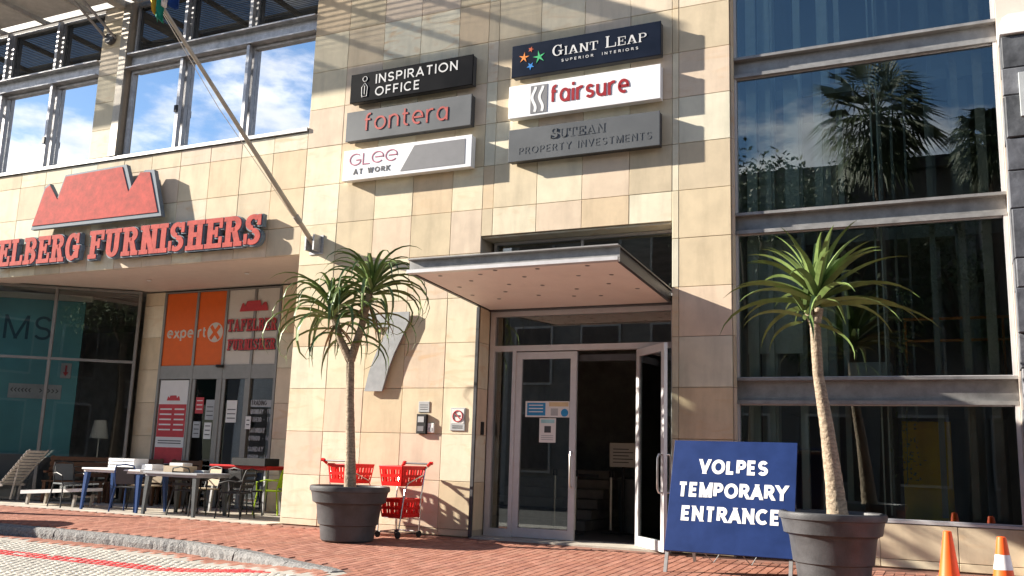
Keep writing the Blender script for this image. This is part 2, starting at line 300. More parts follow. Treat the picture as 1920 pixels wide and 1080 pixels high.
# --- a plain stroke face: every glyph is a few centre lines (capital height 1) given an even width
def ap(cx, cy, rx, ry, a0, a1, n=14): return [(cx+rx*math.cos(R(a0+(a1-a0)*i/n)), cy+ry*math.sin(R(a0+(a1-a0)*i/n))) for i in range(n+1)]
XH = .72
GL = {
 'A': (.80, [[(0,0),(.40,1)], [(.40,1),(.80,0)], [(.13,.26),(.67,.26)]]), 'B': (.62, [[(0,0),(0,1),(.32,1)]+ap(.32,.76,.26,.24,90,-90)+[(0,.52)], ap(.32,.26,.30,.26,90,-90)+[(0,0)]]),
 'C': (.84, [ap(.46,.5,.46,.5,48,312,20)]), 'D': (.74, [[(0,0),(0,1),(.26,1)]+ap(.26,.5,.48,.5,90,-90)+[(0,0)]]), 'E': (.58, [[(.58,1),(0,1),(0,0),(.58,0)], [(0,.5),(.52,.5)]]),
 'F': (.56, [[(.56,1),(0,1),(0,0)], [(0,.48),(.50,.48)]]), 'G': (.90, [ap(.47,.5,.47,.5,48,330,20)+[(.88,.44),(.52,.44)]]), 'H': (.70, [[(0,0),(0,1)], [(.70,0),(.70,1)], [(0,.5),(.70,.5)]]), 'I': (0.0, [[(0,0),(0,1)]]),
 'K': (.66, [[(0,0),(0,1)], [(.62,1),(.05,.42)], [(.22,.60),(.66,0)]]), 'L': (.54, [[(0,1),(0,0),(.54,0)]]), 'M': (.92, [[(0,0),(0,1)], [(.02,1),(.46,0)], [(.46,0),(.90,1)], [(.92,1),(.92,0)]]), 'N': (.72, [[(0,0),(0,1)], [(.01,1),(.71,0)], [(.72,0),(.72,1)]]),
 'O': (.98, [ap(.49,.5,.49,.5,90,450,28)]), 'P': (.60, [[(0,0),(0,1),(.32,1)]+ap(.32,.73,.28,.27,90,-90)+[(0,.46)]]), 'R': (.64, [[(0,0),(0,1),(.32,1)]+ap(.32,.74,.28,.26,90,-90)+[(0,.48)], [(.32,.48),(.64,0)]]),
 'S': (.62, [ap(.31,.74,.29,.26,25,270,14)+ap(.31,.24,.31,.24,90,-155,14)[1:]]), 'T': (.68, [[(0,1),(.68,1)], [(.34,1),(.34,0)]]), 'U': (.70, [[(0,1),(0,.34)]+ap(.35,.34,.35,.34,180,360)+[(.70,1)]]), 'V': (.80, [[(0,1),(.40,0)], [(.40,0),(.80,1)]]),
 'W': (1.14, [[(0,1),(.28,0)], [(.28,0),(.57,1)], [(.57,1),(.86,0)], [(.86,0),(1.14,1)]]), 'X': (.7, [[(0,0),(.7,1)], [(0,1),(.7,0)]]), 'Y': (.76, [[(0,1),(.38,.46)], [(.38,.46),(.76,1)], [(.38,.50),(.38,0)]]), '-': (.34, [[(0,.45),(.34,.45)]]),
 '0': (.60, [ap(.30,.5,.30,.5,90,450,20)]), '1': (.24, [[(0,.8),(.24,1),(.24,0)]]), '3': (.56, [ap(.27,.75,.27,.25,150,-90)+ap(.27,.25,.29,.25,90,-150)[1:]]), '4': (.6, [[(.46,0),(.46,1),(0,.28),(.6,.28)]]), '7': (.56, [[(0,1),(.56,1),(.18,0)]]), '8': (.58, [ap(.29,.76,.25,.24,-90,270,16), ap(.29,.26,.29,.26,90,450,16)]), '9': (.58, [ap(.29,.70,.29,.30,0,360,18), [(.58,.70),(.56,.40),(.30,0)]]),
 'a': (.58, [ap(.29,.35,.29,.36,0,360,20), [(.58,.70),(.58,0)]]), 'e': (.62, [[(.03,.36),(.60,.36)]+ap(.31,.36,.30,.36,0,300,20)]), 'f': (.40, [[(.12,0),(.12,.78)]+ap(.32,.78,.20,.22,180,75,8), [(0,.66),(.36,.66)]]), 'i': (0.0, [[(0,0),(0,.70)], [(0,.90),(0,1.0)]]),
 'n': (.54, [[(0,0),(0,.72)], [(0,.44)]+ap(.27,.44,.27,.28,180,0)+[(.54,0)]]), 'o': (.66, [ap(.33,.36,.33,.36,90,450,24)]), 'r': (.36, [[(0,0),(0,.72)], [(0,.40)]+ap(.28,.40,.28,.31,180,70,8)]), 's': (.44, [ap(.22,.53,.20,.18,25,270,12)+ap(.22,.175,.22,.175,90,-155,12)[1:]]),
 't': (.38, [[(.14,.98),(.14,.18)]+ap(.32,.18,.18,.18,180,290,8), [(0,.68),(.36,.68)]]), 'u': (.54, [[(0,.72),(0,.28)]+ap(.27,.28,.27,.28,180,360)+[(.54,.72)], [(.54,.40),(.54,0)]]), 'p': (.60, [ap(.31,.36,.29,.36,90,450,20), [(0,.72),(0,-.3)]]), 'x': (.5, [[(0,0),(.5,.70)], [(0,.70),(.5,0)]]),
 'Q': (.92, [[(.24,.52),(.92,.52)]+ap(.46,.5,.46,.48,2,318,24)]),
 '<': (.4, [[(.4,.85),(0,.5),(.4,.15)]]), '>': (.4, [[(0,.85),(.4,.5),(0,.15)]]), ' ': (.30, [])}
def ribbon(mb, pts, wt, y0, y1):
    """flat stroke of width wt along pts (x, z) with mitred corners and depth"""
    P = [Vector((a, b)) for a, b in pts]; P = [p for i, p in enumerate(P) if i == 0 or (p-P[i-1]).length > 1e-5]; closed = (P[0]-P[-1]).length < 1e-5 and len(P) > 3
    if closed: P = P[:-1]
    n = len(P); L_, R_ = [], []
    for i in range(n):
        a = P[i-1] if (closed or i > 0) else None; c = P[(i+1) % n] if (closed or i < n-1) else None
        d0 = (P[i]-a).normalized() if a is not None else None; d1 = (c-P[i]).normalized() if c is not None else None
        d0 = d0 or d1; d1 = d1 or d0
        n0, n1 = Vector((-d0.y, d0.x)), Vector((-d1.y, d1.x)); m_ = (n0+n1)
        m_ = m_.normalized() if m_.length > 1e-4 else n0
        k = wt/2/max(.42, m_.dot(n0)); L_.append(P[i]+m_*k); R_.append(P[i]-m_*k)
    vs_ = []
    for a, b in zip(L_, R_): vs_ += [(a.x, y0, a.y), (b.x, y0, b.y), (a.x, y1, a.y), (b.x, y1, b.y)]
    fs_ = []
    for i in range(n if closed else n-1):
        a, b = i*4, ((i+1) % n)*4; fs_ += [(a, a+1, b+1, b), (a, b, b+2, a+2), (a+1, a+3, b+3, b+1), (a+2, b+2, b+3, a+3)]
    if not closed: fs_ += [(0, 2, 3, 1), (n*4-4, n*4-3, n*4-1, n*4-2)]
    mb.add(vs_, fs_)
def diagonal(mb, p, q, wt, y0, y1):
    """slanting stroke cut level at the base line and at capital height"""
    P, Q = Vector(p), Vector(q); d = (Q-P).normalized(); n_ = Vector((-d.y, d.x))*wt/2
    lo, hi = wt/2+1e-4, 1-wt/2-1e-4
    if P.y <= lo or P.y >= hi: P = P-d*wt*1.5
    if Q.y <= lo or Q.y >= hi: Q = Q+d*wt*1.5
    poly = [P+n_, P-n_, Q-n_, Q+n_]
    for lim, sg in ((0, 1), (1, -1)):
        out = []
        for i in range(len(poly)):
            a, b = poly[i], poly[(i+1) % len(poly)]; ia, ib = (a.y-lim)*sg >= 0, (b.y-lim)*sg >= 0
            if ia: out.append(a)
            if ia != ib: out.append(a.lerp(b, (lim-a.y)/(b.y-a.y)))
        poly = out
    mb.prism([(a.x, a.y) for a in poly], y0, y1)
def text(s, name, m, parent, x, z, h, y, w=None, align='LEFT', wt=.13, ext=.004, sp=.20, joined=None):
    """s in the stroke face; h: height of a capital, wt: stroke width and sp: gap, both in capitals"""
    c_ = 1-wt; adv = []; X = 0
    for ch in s: adv.append(X); X += GL[ch][0]*c_+wt+sp
    tot = X-sp; kx = (w/tot) if w else h; x0 = {'LEFT': 0, 'CENTER': -tot/2, 'RIGHT': -tot}[align]
    kk = kx/h
    root = None; mb = MB(); joined = (h < .1) if joined is None else joined
    grp = link(name, None, parent, (x, y, z)) if not joined else None
    for i, ch in enumerate(s):
        if ch == ' ': continue
        q = MB()
        for j, st_ in enumerate(GL[ch][1]):
            pp = [((x0+adv[i]+wt/2+a*c_)*kk, wt/2+b*c_) for a, b in st_]
            if len(pp) == 2 and abs(pp[0][0]-pp[1][0]) > .02 and abs(pp[0][1]-pp[1][1]) > .02: diagonal(q, pp[0], pp[1], wt, -ext-.0005*j, 0)
            elif len(pp) == 2 and abs(pp[0][0]-pp[1][0]) < .02:      # uprights run the full height
                (xa, za), (xb, zb) = sorted(pp, key=lambda t: t[1]); za -= wt/2*(za <= wt/2+1e-4); zb += wt/2*(zb >= 1-wt/2-1e-4); ribbon(q, [(xa, za), (xb, zb)], wt, -ext-.0005*j, 0)
            else: ribbon(q, pp, wt, -ext-.0005*j, 0)
        q.v = [(a*h, b, c*h) for a, b, c in q.v]
        if joined: mb.add(q.v, q.f)
        else: q.build('letter', m, grp)
    return grp or mb.build(name, m, parent, (x, y, z))

# --- a slab-serif face drawn from bars and arcs (unit height, own widths)
def arc(cx, cz, rx, rz, a0, a1, tx, tz, n=12):
    o = [(cx+rx*math.cos(R(a0+(a1-a0)*i/n)), cz+rz*math.sin(R(a0+(a1-a0)*i/n))) for i in range(n+1)]
    q = [(cx+(rx-tx)*math.cos(R(a0+(a1-a0)*i/n)), cz+(rz-tz)*math.sin(R(a0+(a1-a0)*i/n))) for i in range(n+1)]
    return [[o[i], o[i+1], q[i+1], q[i]] for i in range(n)]
def slab_glyph(ch, T=.24, t=.14, s=.10):
    q = []
    def r(x0, z0, x1, z1): q.append([(x0,z0),(x1,z0),(x1,z1),(x0,z1)])
    def stem(x, z0=0, z1=1, lo=True, hi=True, lx=s, rx=s):
        r(x, z0, x+T, z1)
        if lo: r(x-lx, z0, x+T+rx, z0+t)
        if hi: r(x-lx, z1-t, x+T+rx, z1)
    W = .86
    if ch == 'I': stem(s); W = T+2*s
    elif ch in 'EFL':
        stem(s, hi=True, lo=True); W = .80
        if ch in 'EF': r(s, 1-t, W, 1); r(W-t, .66, W, 1); r(s+T, .46, .52, .46+t); r(.52-t*.4, .36, .52+t*.5, .70)
        if ch in 'EL': r(s, 0, W, t); r(W-t, 0, W, .36)
    elif ch == 'H': stem(s); stem(.86-s-T); r(s+T, .44, .86-s-T, .44+t); W = .86
    elif ch == 'N': stem(s, lo=True); stem(.90-s-T*.8); q.append([(s,1),(s+T*1.1,1),(.90-s,0),(.90-s-T*1.1,0)]); W = .90
    elif ch == 'U': stem(s, .28, 1, lo=False); stem(.86-s-T, .28, 1, lo=False); q.extend(arc(.43, .30, .43-s, .30, 180, 360, T, t)); W = .86
    elif ch in 'BRP':
        stem(s); q.extend(arc(.46, .74, .34, .26, -90, 90, T, t)); r(s+T, 1-t, .46, 1); r(s+T, .48, .46, .48+t); W = .84
        if ch == 'B': q.extend(arc(.46, .28, .37, .28, -90, 90, T, t)); r(s+T, 0, .46, t); r(s+T, .42, .46, .42+t)
        if ch == 'R': q.append([(.40,.50),(.64,.50),(.80,t),(.54,t)]); r(.52, 0, .88, t); W = .88
    elif ch in 'GC':
        q.extend(arc(.43, .5, .42, .5, 45, 325, T, t, 20)); r(.68, .62, .68+t, .98); W = .86
        if ch == 'G': r(.62, .08, .62+T, .46); r(.50, .40, .90, .40+t)
    elif ch == 'S':
        q.extend(arc(.40, .74, .34, .26, 30, 270, T*.9, t, 14)); q.extend(arc(.40, .27, .36, .27, -150, 90, T*.9, t, 14)); r(.62, .64, .62+t, .98); r(.03, .03, .03+t, .36); W = .80
    elif ch == 'T': r(.30, 0, .30+T, 1); r(.18, 0, .66, t); r(0, 1-t, .84, 1); r(0, .66, t, 1); r(.84-t, .66, .84, 1); W = .84
    elif ch == 'A': q.append([(.06,0),(.06+T*.8,0),(.54,1),(.36,1)]); q.append([(.92-T*1.05,0),(.92,0),(.56,1),(.36,1)]); r(.22,.26,.70,.26+t*.8); r(-.04,0,.34,t*.8); r(.56,0,1.0,t*.8); W = .96
    return q, W
def grow(poly, d):
    """push a convex polygon outwards by d"""
    cx = sum(p[0] for p in poly)/len(poly); cz = sum(p[1] for p in poly)/len(poly)
    return [(x+math.copysign(d, x-cx), z+math.copysign(d, z-cz)) for x, z in poly]
def slab_letter(ch, x0, z0, wd, h, y, dep, g=0., T=.24, t=.14, s=.10):
    mb = MB(); q, W = slab_glyph(ch, T, t, s)
    for i, p in enumerate(q): mb.prism(grow([(x0+a/W*wd, z0+b*h) for a, b in p], g), y-i*.0004, y+dep)
    return mb

# ================================================================== GROUND
SL = .035
KP = [(-60,-2.5),(-14,-2.5),(-11.2,-2.55),(-9.75,-2.63),(-8.4,-2.99),(-7.4,-3.40),(-6.7,-3.64),(-6.2,-3.95),(-5.2,-4.7),(-3.5,-6.3)]
def kerbY(x):
    for (a, b), (c, d) in zip(KP, KP[1:]):
        if a <= x <= c: return b+(d-b)*(x-a)/(c-a)
    return -2.5 if x < -60 else -6.3
def drop(x): k = min(1, max(0, (-6.5-x)/2.6)); return .13*k*k*(3-2*k)
def gz(x, y): return SL*min(y, 0)-(drop(x) if y < kerbY(x) else 0)
def inframe(p, mg=40):
    d = Vector(p)-CAM; dz = d.dot(fwd)
    if dz < .5: return None
    x = 960+FPX*d.dot(rgt)/dz; y = 540-FPX*d.dot(upv)/dz
    return dz if -mg < x < 1920+mg and -mg < y < 1080+mg else None

tag(MB().box(-900, 900, -900, 900, -1.6, -.62).build('ground', M['asphalt']), kind='structure')
# pavement bed and road bed (mortar sheets under the pieces)
def sheet(name, m, x0, x1, test, zoff, y0=-9.0, y1=.6, st=.25):
    mb = MB(); nx = int((x1-x0)/st); ny = int((y1-y0)/st)
    for i in range(nx):
        xa, xb = x0+i*st, x0+(i+1)*st
        ka, kb = kerbY(xa), kerbY(xb)
        ys = (lambda k: [k+(y1-k)*j/8 for j in range(9)]) if test == 'pave' else (lambda k: [y0+(k-y0)*j/14 for j in range(15)])
        A, B = ys(ka), ys(kb)
        for j in range(len(A)-1):
            P = [(xa,A[j]),(xb,B[j]),(xb,B[j+1]),(xa,A[j+1])]
            mb.add([(x, y, SL*min(y,0)-(drop(x) if test == 'road' else 0)+zoff) for x, y in P], [(0,1,2,3)])
    return mb.build(name, m)
pavement = tag(sheet('pavement', M['mortar'], -30, 16, 'pave', -.012), kind='structure')
road = tag(sheet('road', M['roadbed'], -30, 16, 'road', -.006), kind='structure')

# paving bricks: long side at right angles to the front, running bond
BW, BL, GAP = .112, .226, .005
cand = []
def put_brick(x0, y0, dr):
    cx, cy = x0+BW/2, y0+BL/2
    z = SL*min(cy, 0)-dr
    d = inframe((cx, cy, z))
    if d: cand.append((d, cx, cy, z, dr > 0))
ix = 0; x = -19.0
while x < 2.6:
    off = (ix % 2)*BL/2; y = -.30-BL+off*0
    y = -.28-BL-off
    while y > -6.6:
        cy = y+BL/2; k = kerbY(x+BW/2)
        if cy > k+.115 or (x > -6.45): put_brick(x, y, 0)
        elif k-.47 < cy < k-.16 and x < -6.5: put_brick(x, y, drop(x))
        y -= BL
    x += BW; ix += 1
cand.sort()
bm_ = MB().brick(-BW/2+GAP/2, BW/2-GAP/2, -BL/2+GAP/2, BL/2-GAP/2, -.03, 0).mesh('brick', M['brick'])
slope = math.atan(SL)
for i, (d, cx, cy, z, low) in enumerate(cand[:300]):
    o = link('brick', bm_, pavement, (cx, cy, z+random.uniform(-.0015, .0015)))
    o.rotation_euler = (slope+random.uniform(-.006, .006), random.uniform(-.008, .008), random.uniform(-.008, .008))
mb = MB()
for d, cx, cy, z, low in cand[300:]:
    e = random.uniform(-.0015, .0015); a = random.uniform(-.006, .006); n0 = len(mb.v)
    mb.brick(cx-BW/2+GAP/2, cx+BW/2-GAP/2, cy-BL/2+GAP/2, cy+BL/2-GAP/2, z-.03, z+e)
    for q in range(n0, len(mb.v)):
        vx, vy, vz = mb.v[q]; mb.v[q] = (vx+a*(vy-cy), vy, vz+SL*(vy-cy))
mb.build('paving_bricks', M['brick'], pavement)['kind'] = 'stuff'

# setts of the road, one row painted red
cs = []
SW = .118
for i in range(int(9.5/SW)):
    x = -16.2+i*SW
    for j in range(34):
        cx = x+(j % 2)*SW*.5+random.uniform(-.008, .008); cy = -3.06-(j+.5)*.105
        k = kerbY(cx)
        if cy > k-.64 or cx > -6.75: continue
        red = j in (8, 9, 10) and cx < -6.9
        d = inframe((cx, cy, gz(cx, cy)), 60)
        if d: cs.append((d, cx, cy, red and not (random.random() < .04)))
cs.sort()
def sett_mesh(s):
    rnd = random.Random(s); mb = MB(); a, b = SW/2-.004, .105/2-.004; n = 8; top = []; low = []; mid = []
    for k in range(n):
        t = 2*math.pi*(k+.5)/n; ex = max(abs(math.cos(t)), abs(math.sin(t)))
        x, y = a*math.cos(t)/ex*rnd.uniform(.9, 1.0), b*math.sin(t)/ex*rnd.uniform(.9, 1.0)
        low.append((x, y, -.04)); mid.append((x, y, -.006)); top.append((x*.90, y*.88, rnd.uniform(0, .003)))
    mb.add(low+mid+top+[(0, 0, .003)], [(k, (k+1)%n, n+(k+1)%n, n+k) for k in range(n)]+[(n+k, n+(k+1)%n, 2*n+(k+1)%n, 2*n+k) for k in range(n)]+[(2*n+k, 2*n+(k+1)%n, 3*n) for k in range(n)])
    return mb
SV = [sett_mesh(s) for s in range(6)]
SM = {(s, r): SV[s].mesh('sett', M['sett_red'] if r else M['sett'], smooth=True) for s in range(6) for r in (0, 1)}
rest = {0: MB(), 1: MB()}
for i, (d, cx, cy, red) in enumerate(cs):
    z = gz(cx, cy); s = random.randrange(6)
    if i < 300:
        o = link('painted_sett' if red else 'sett', SM[(s, int(red))], road, (cx, cy, z+random.uniform(-.004, .003))); o.rotation_euler = (slope, random.uniform(-.03, .03), random.uniform(-.06, .06))
    else:
        rest[int(red)].add([(cx+a, cy+b, z+c+SL*b) for a, b, c in SV[s].v], SV[s].f)
rest[0].build('road_setts', M['sett'], road, smooth=True)['kind'] = 'stuff'
if rest[1].v: rest[1].build('painted_road_setts', M['sett_red'], road, smooth=True)['kind'] = 'stuff'

# kerb stones
JX = [-20.2, -17.6, -15.1, -12.5, -9.9, -8.6, -7.4, -6.45]
kerb = tag(link('kerb', None), 'rough grey granite kerb that drops to meet the red brick pavement', 'kerb')
for a, b in zip(JX, JX[1:]):
    n = max(4, int((b-a)/.07)); vs_ = []; rnd = random.Random(int(a*10))
    a += .008; b -= .008
    for i in range(n+1):
        x = a+(b-a)*i/n; y = kerbY(x); t = Vector((.1, kerbY(x+.05)-kerbY(x-.05), 0)).normalized(); nx_, ny_ = -t.y, t.x
        zt = SL*y+.006; zb = SL*y-drop(x)-.06
        for (o_, z_) in ((.165, zb), (.165, zt-.004), (.02, zt), (-.025, zt-.022), (-.05, zt-.35*drop(x)-.03), (-.06, zb)):
            j = rnd.uniform(-.011, .011) if o_ < .1 else 0
            vs_.append((x-nx_*0+nx_*(o_-.15+j), y+ny_*(o_-.15+j), z_+j*.5))
    fs_ = [(i*6+k, i*6+k+1, i*6+k+7, i*6+k+6) for i in range(n) for k in range(5)]+[(0,1,2,3,4,5), tuple(n*6+k for k in (5,4,3,2,1,0))]
    MB().add(vs_, fs_).build('kerb_stone', M['kerb'], kerb)
# pale stone strip and floor of the shop recess
floor = tag(MB().box(-24, -10.5, -.28, 2.6, -.06, -.014).build('recess_floor', M['mortar']), kind='structure')
fx = -20.4
i = 0
while fx < -10.6:
    for j in range(5):
        y0 = -.285+j*.58
        MB().brick(fx+.003, min(fx+.594, -10.5), y0+.003, y0+.577, -.05, .003, .003).build('floor_slab', M['stonefloor'], floor)
    fx += .597; i += 1
thr = tag(MB().box(-6.86, -3.73, -.02, .75, -.08, .012).build('door_threshold', M['stonefloor']), kind='structure')

# ================================================================== BUILDING
B = thing('office_building', 'sandstone clad office building with glass entrance, steel canopy and tall windows', 'building')
X0, PX, Z0, PZ = -10.46, .759, .10, .717
rowz = [Z0+PZ*k for k in range(16)]
def clip_tiles(rects, xs, zs, parent, y0=0.0, y1=.032, gap=.007):
    """tiles of a grid cut to a list of rectangles (x0, x1, z0, z1)"""
    for (a, b, c, d) in rects:
        xx = [a]+[x for x in xs if a+.06 < x < b-.06]+[b]; zz = [c]+[z for z in zs if c+.06 < z < d-.06]+[d]
        for i in range(len(xx)-1):
            for j in range(len(zz)-1):
                jit = random.uniform(-.0025, .0025)
                w_, h_ = xx[i+1]-xx[i]-gap, zz[j+1]-zz[j]-gap
                MB().slab(-w_/2, w_/2, y0+jit, y1, -h_/2, h_/2).build('stone_tile', M['tile'], parent, ((xx[i]+xx[i+1])/2, 0, (zz[j]+zz[j+1])/2))
gx = [X0+PX*k for k in range(-16, 12)]
DL, DR, DT = -6.86, -3.73, 4.67
wall = MB().box(X0+.002, DL-.002, .036, .6, -.1, 10.6).box(DR+.002, -2.872, .036, .6, -.1, 10.6).box(DL-.002, DR+.002, .036, .6, DT+.002, 10.6).build('wall', M['core'], B)
clip_tiles([(X0, DL, 0, 10.55), (DL, DR, DT, 10.55), (DR, -2.87, 0, 10.55)], gx, rowz, wall)
# left reveal of the entrance: tiles facing right
for j in range(7):
    z0_, z1_ = ([0]+rowz[:7])[j]+.004, ([0]+rowz[:7])[j+1]-.004
    if z1_ > DT: z1_ = DT-.004
    if z1_-z0_ > .1 and z0_ < DT: MB().box(DL, DL+.028, .038, .36, z0_, z1_).build('reveal_tile', M['tile'], wall)
MB().box(DL, DR, .038, .6, DT-.028, DT-.002).build('reveal_head', M['tile'], wall)
MB().bar((DL+.012, -.012, 0), (DL+.012, -.012, 3.52), .035, .05).build('corner_trim', M['steel_dark'], wall)
# spandrel with the shop sign, soffit below it
spl = MB().box(-36, X0-.003, .036, .55, 4.63, 6.86).build('spandrel_wall', M['core'], B)
clip_tiles([(-23.4, X0, 4.61, 6.87)], gx, rowz, spl)
MB().box(-36, X0-.003, .555, 2.7, 4.63, 4.75).box(-36, X0-.003, .037, .55, 4.605, 4.627).build('recess_soffit', M['soffit'], B)
for x in (-18.3, -15.2, -12.6): MB().lathe([(.05, 4.59), (.045, 4.604)], 12, (x, 1.1, 0)).build('soffit_spotlight', M['white'], B)
MB().slab(-23.4, X0-.01, -.035, .16, 6.885, 6.955).build('window_sill', M['galv'], B)
# unseen front left of the frame, built solid and long to block low sun
lw = MB().box(-36, -19.46, .036, .5, -.1, 4.6).build('left_wall', M['core'], B)
clip_tiles([(-23.4, -19.46, 0, 4.6)], gx, rowz, lw)
# inside boxes
def room(name, x0, x1, y0, y1, z0, z1, mw, mf, t=.08):
    r_ = MB().box(x0-t, x0, y0, y1, z0, z1).box(x1, x1+t, y0, y1, z0, z1).box(x0-t, x1+t, y1, y1+t, z0, z1).box(x0-t, x1+t, y0, y1+t, z1, z1+t).build(name, mw, B)
    MB().box(x0-t, x1+t, y0, y1+t, z0-t, z0).build('interior_floor', mf, r_); return r_
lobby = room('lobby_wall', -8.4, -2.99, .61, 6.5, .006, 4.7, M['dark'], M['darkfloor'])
shopin = room('shop_wall', -24.5, -12.3, 2.6, 7.5, .0, 4.6, M['dark'], M['darkfloor'])
hall = room('hall_wall', -2.80, .62, .32, 5.2, .02, 10.6, M['inner'], M['darkfloor'])
# wide steps of the lobby stair
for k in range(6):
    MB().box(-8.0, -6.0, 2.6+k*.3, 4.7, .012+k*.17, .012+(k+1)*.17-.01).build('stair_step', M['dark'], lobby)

# ---- upper left windows (reflective)
YW = .15
def framed(x0, x1, z0, z1, y, m, fm, name='window', fw=.05, par=None, fd=.06):
    o = MB().box(x0, x1, y-fd, y+.03, z0, z0+fw).box(x0, x1, y-fd, y+.03, z1-fw, z1).box(x0, x0+fw, y-fd, y+.03, z0+fw, z1-fw).box(x1-fw, x1, y-fd, y+.03, z0+fw, z1-fw).build(name, fm, par or B)
    MB().box(x0+fw, x1-fw, y-.012, y-.004, z0+fw, z1-fw).build('pane', m, o); return o
bays = [(-15.20, -13.72), (-13.70, -12.03), (-12.01, X0-.01), (-17.43, -16.12), (-19.06, -17.45), (-20.7, -19.08), (-22.3, -20.72)]
for a, b in bays:
    framed(a, b, 6.96, 8.80, YW, M['mirror'], M['galv'])
    framed(a, b, 9.16, 10.28, YW, M['darkpane'], M['galv'])
for a, b in ((-15.22, X0-.01), (-23.4, -16.10)):
    bb = MB().box(a, b, .08, .14, 8.81, 9.15).box(a, b, -.06, .08, 8.82, 8.845).box(a, b, -.06, .08, 9.12, 9.15).build('steel_beam', M['galv'], B)
    for x in [q for q in (-13.71, -12.02, -17.44, -19.07) if a < q < b]:
        MB().box(x-.035, x+.035, -.03, .055, 6.96, 8.80).build('mullion', M['galv'], B); MB().box(x-.035, x+.035, -.03, .055, 9.16, 10.28).build('mullion', M['galv'], B)
for x, z in ((-13.71, 7.75), (-17.44, 7.55)): MB().box(x-.05, x+.02, -.06, -.032, z-.07, z+.07).build('window_catch', M['black'], B)
cl = MB().box(-16.02, -15.28, .02, .5, 6.96, 10.6).build('column', M['core'], B)
for k in range(6):
    MB().slab(-16.03, -15.47, -.03, .018, 6.965+k*.6, 6.965+k*.6+.594).build('stone_tile', M['tile'], cl)
MB().box(-15.465, -15.27, -.05, .018, 6.965, 10.6).build('column_shade_strip', M['pole'], cl)  # darker strip set in for the shaded side of the column
MB().box(-36, X0-.003, .2, .5, 6.9, 10.6).build('upper_room_wall', M['dark'], B)

# ---- louvred sun canopy high over the left windows
lou = MB().box(-23.4, -9.55, -1.62, -1.52, 10.26, 10.46).box(-23.4, -9.55, -.06, -.02, 10.26, 10.46).box(-9.66, -9.5, -1.52, -.06, 10.22, 10.48).build('louvre_canopy', M['louvre'], B)
for k in range(21):
    y = -.12-k*.065
    c_, s_ = .045*math.cos(R(25)), .045*math.sin(R(25))
    MB().bar((-23.4, y-.03, 10.385), (-9.67, y-.03, 10.385), .060, .010, up=(0, math.sin(R(25)), math.cos(R(25)))).build('slat', M['louvre'], lou)
for k in range(10):
    x = -10.95-k*1.38
    MB().box(x-.03, x+.03, -1.52, -.06, 10.24, 10.34).build('rafter', M['louvre'], lou)
MB().box(-15.62, -15.42, -1.52, -.06, 10.20, 10.343).build('main_rafter', M['louvre'], lou)
for x in (-15.85, -15.62):
    MB().tube([(x, -.06, 9.55), (x, -1.5, 10.28)], .028, 8).build('strut', M['steel'], lou)
MB().lathe([(.11, 0), (.13, .03), (.13, .1), (.1, .12)], 16).build('strut_bracket', M['steel_dark'], lou, (-15.74, -.02, 9.55)).rotation_euler = (R(90), 0, 0)

# ---- entrance: frames, doors
YD = .42
EZ = 3.50
fr = MB()
for (a, b) in ((-6.83, -6.74), (-3.85, -3.76)): fr.box(a, b, YD-.03, YD+.09, .014, EZ)
fr.box(-6.74, -3.85, YD-.03, YD+.09, EZ-.08, EZ).box(-6.74, -3.85, YD-.03, YD+.09, 2.86, 2.95).box(-6.42, -6.36, YD-.03, YD+.09, .014, 2.86).box(-4.35, -4.29, YD-.03, YD+.09, .014, 2.86)
fr.box(-6.74, -6.42, YD-.03, YD+.09, .014, .13).box(-4.29, -3.85, YD-.03, YD+.09, .014, .13)
ent = fr.build('entrance_frame', M['alu'], B)
for (a, b, c, d) in ((-6.74, -6.42, .13, 2.86), (-4.29, -3.85, .13, 2.86), (-6.74, -3.85, 2.95, EZ-.08)): MB().box(a, b, YD+.02, YD+.028, c, d).build('pane', M['doorglass'], ent)
MB().box(DL+.03, DR, .30, .58, 3.502, 3.62).build('entrance_beam', M['steel_dark'], B)
uw = framed(-6.80, -3.75, 3.63, 4.635, YD, M['glass'], M['alu'], fw=.04)
MB().box(-5.30, -5.26, YD-.03, YD-.015, 3.67, 4.595).build('mullion', M['alu'], uw)
def door_leaf(name, wd, hinge_loc, rz, side):
    """leaf from the hinge (x=0) to x=-wd; local -Y is outside"""
    h0, h1 = .02, 2.845
    d = MB().box(-wd, -wd+.10, -.025, .025, h0, h1).box(-.10, 0, -.025, .025, h0, h1).box(-wd+.10, -.10, -.025, .025, h1-.11, h1).box(-wd+.10, -.10, -.025, .025, h0, h0+.14).build(name, M['alu'], B, hinge_loc, rz)
    MB().box(-wd+.10, -.10, -.004, .004, h0+.14, h1-.11).build('pane', M['doorglass'], d)
    x = -wd+.05 if side < 0 else -.05
    for s in (-1, 1):
        MB().tube([(x, s*.02, .80), (x, s*.075, .80), (x, s*.095, .85), (x, s*.095, 1.26), (x, s*.075, 1.31), (x, s*.02, 1.31)], .015, 8).build('handle', M['handle'], d, smooth=True)
    return d
ld = door_leaf('door', 1.02, (-5.34, YD+.02, 0), 0, 1)
rd = door_leaf('door', .98, (-4.36, YD-.02, 0), R(131), -1)
MB().box(-5.35, -4.35, .5, .56, 2.70, 2.80).build('door_closer', M['steel_dark'], ent)
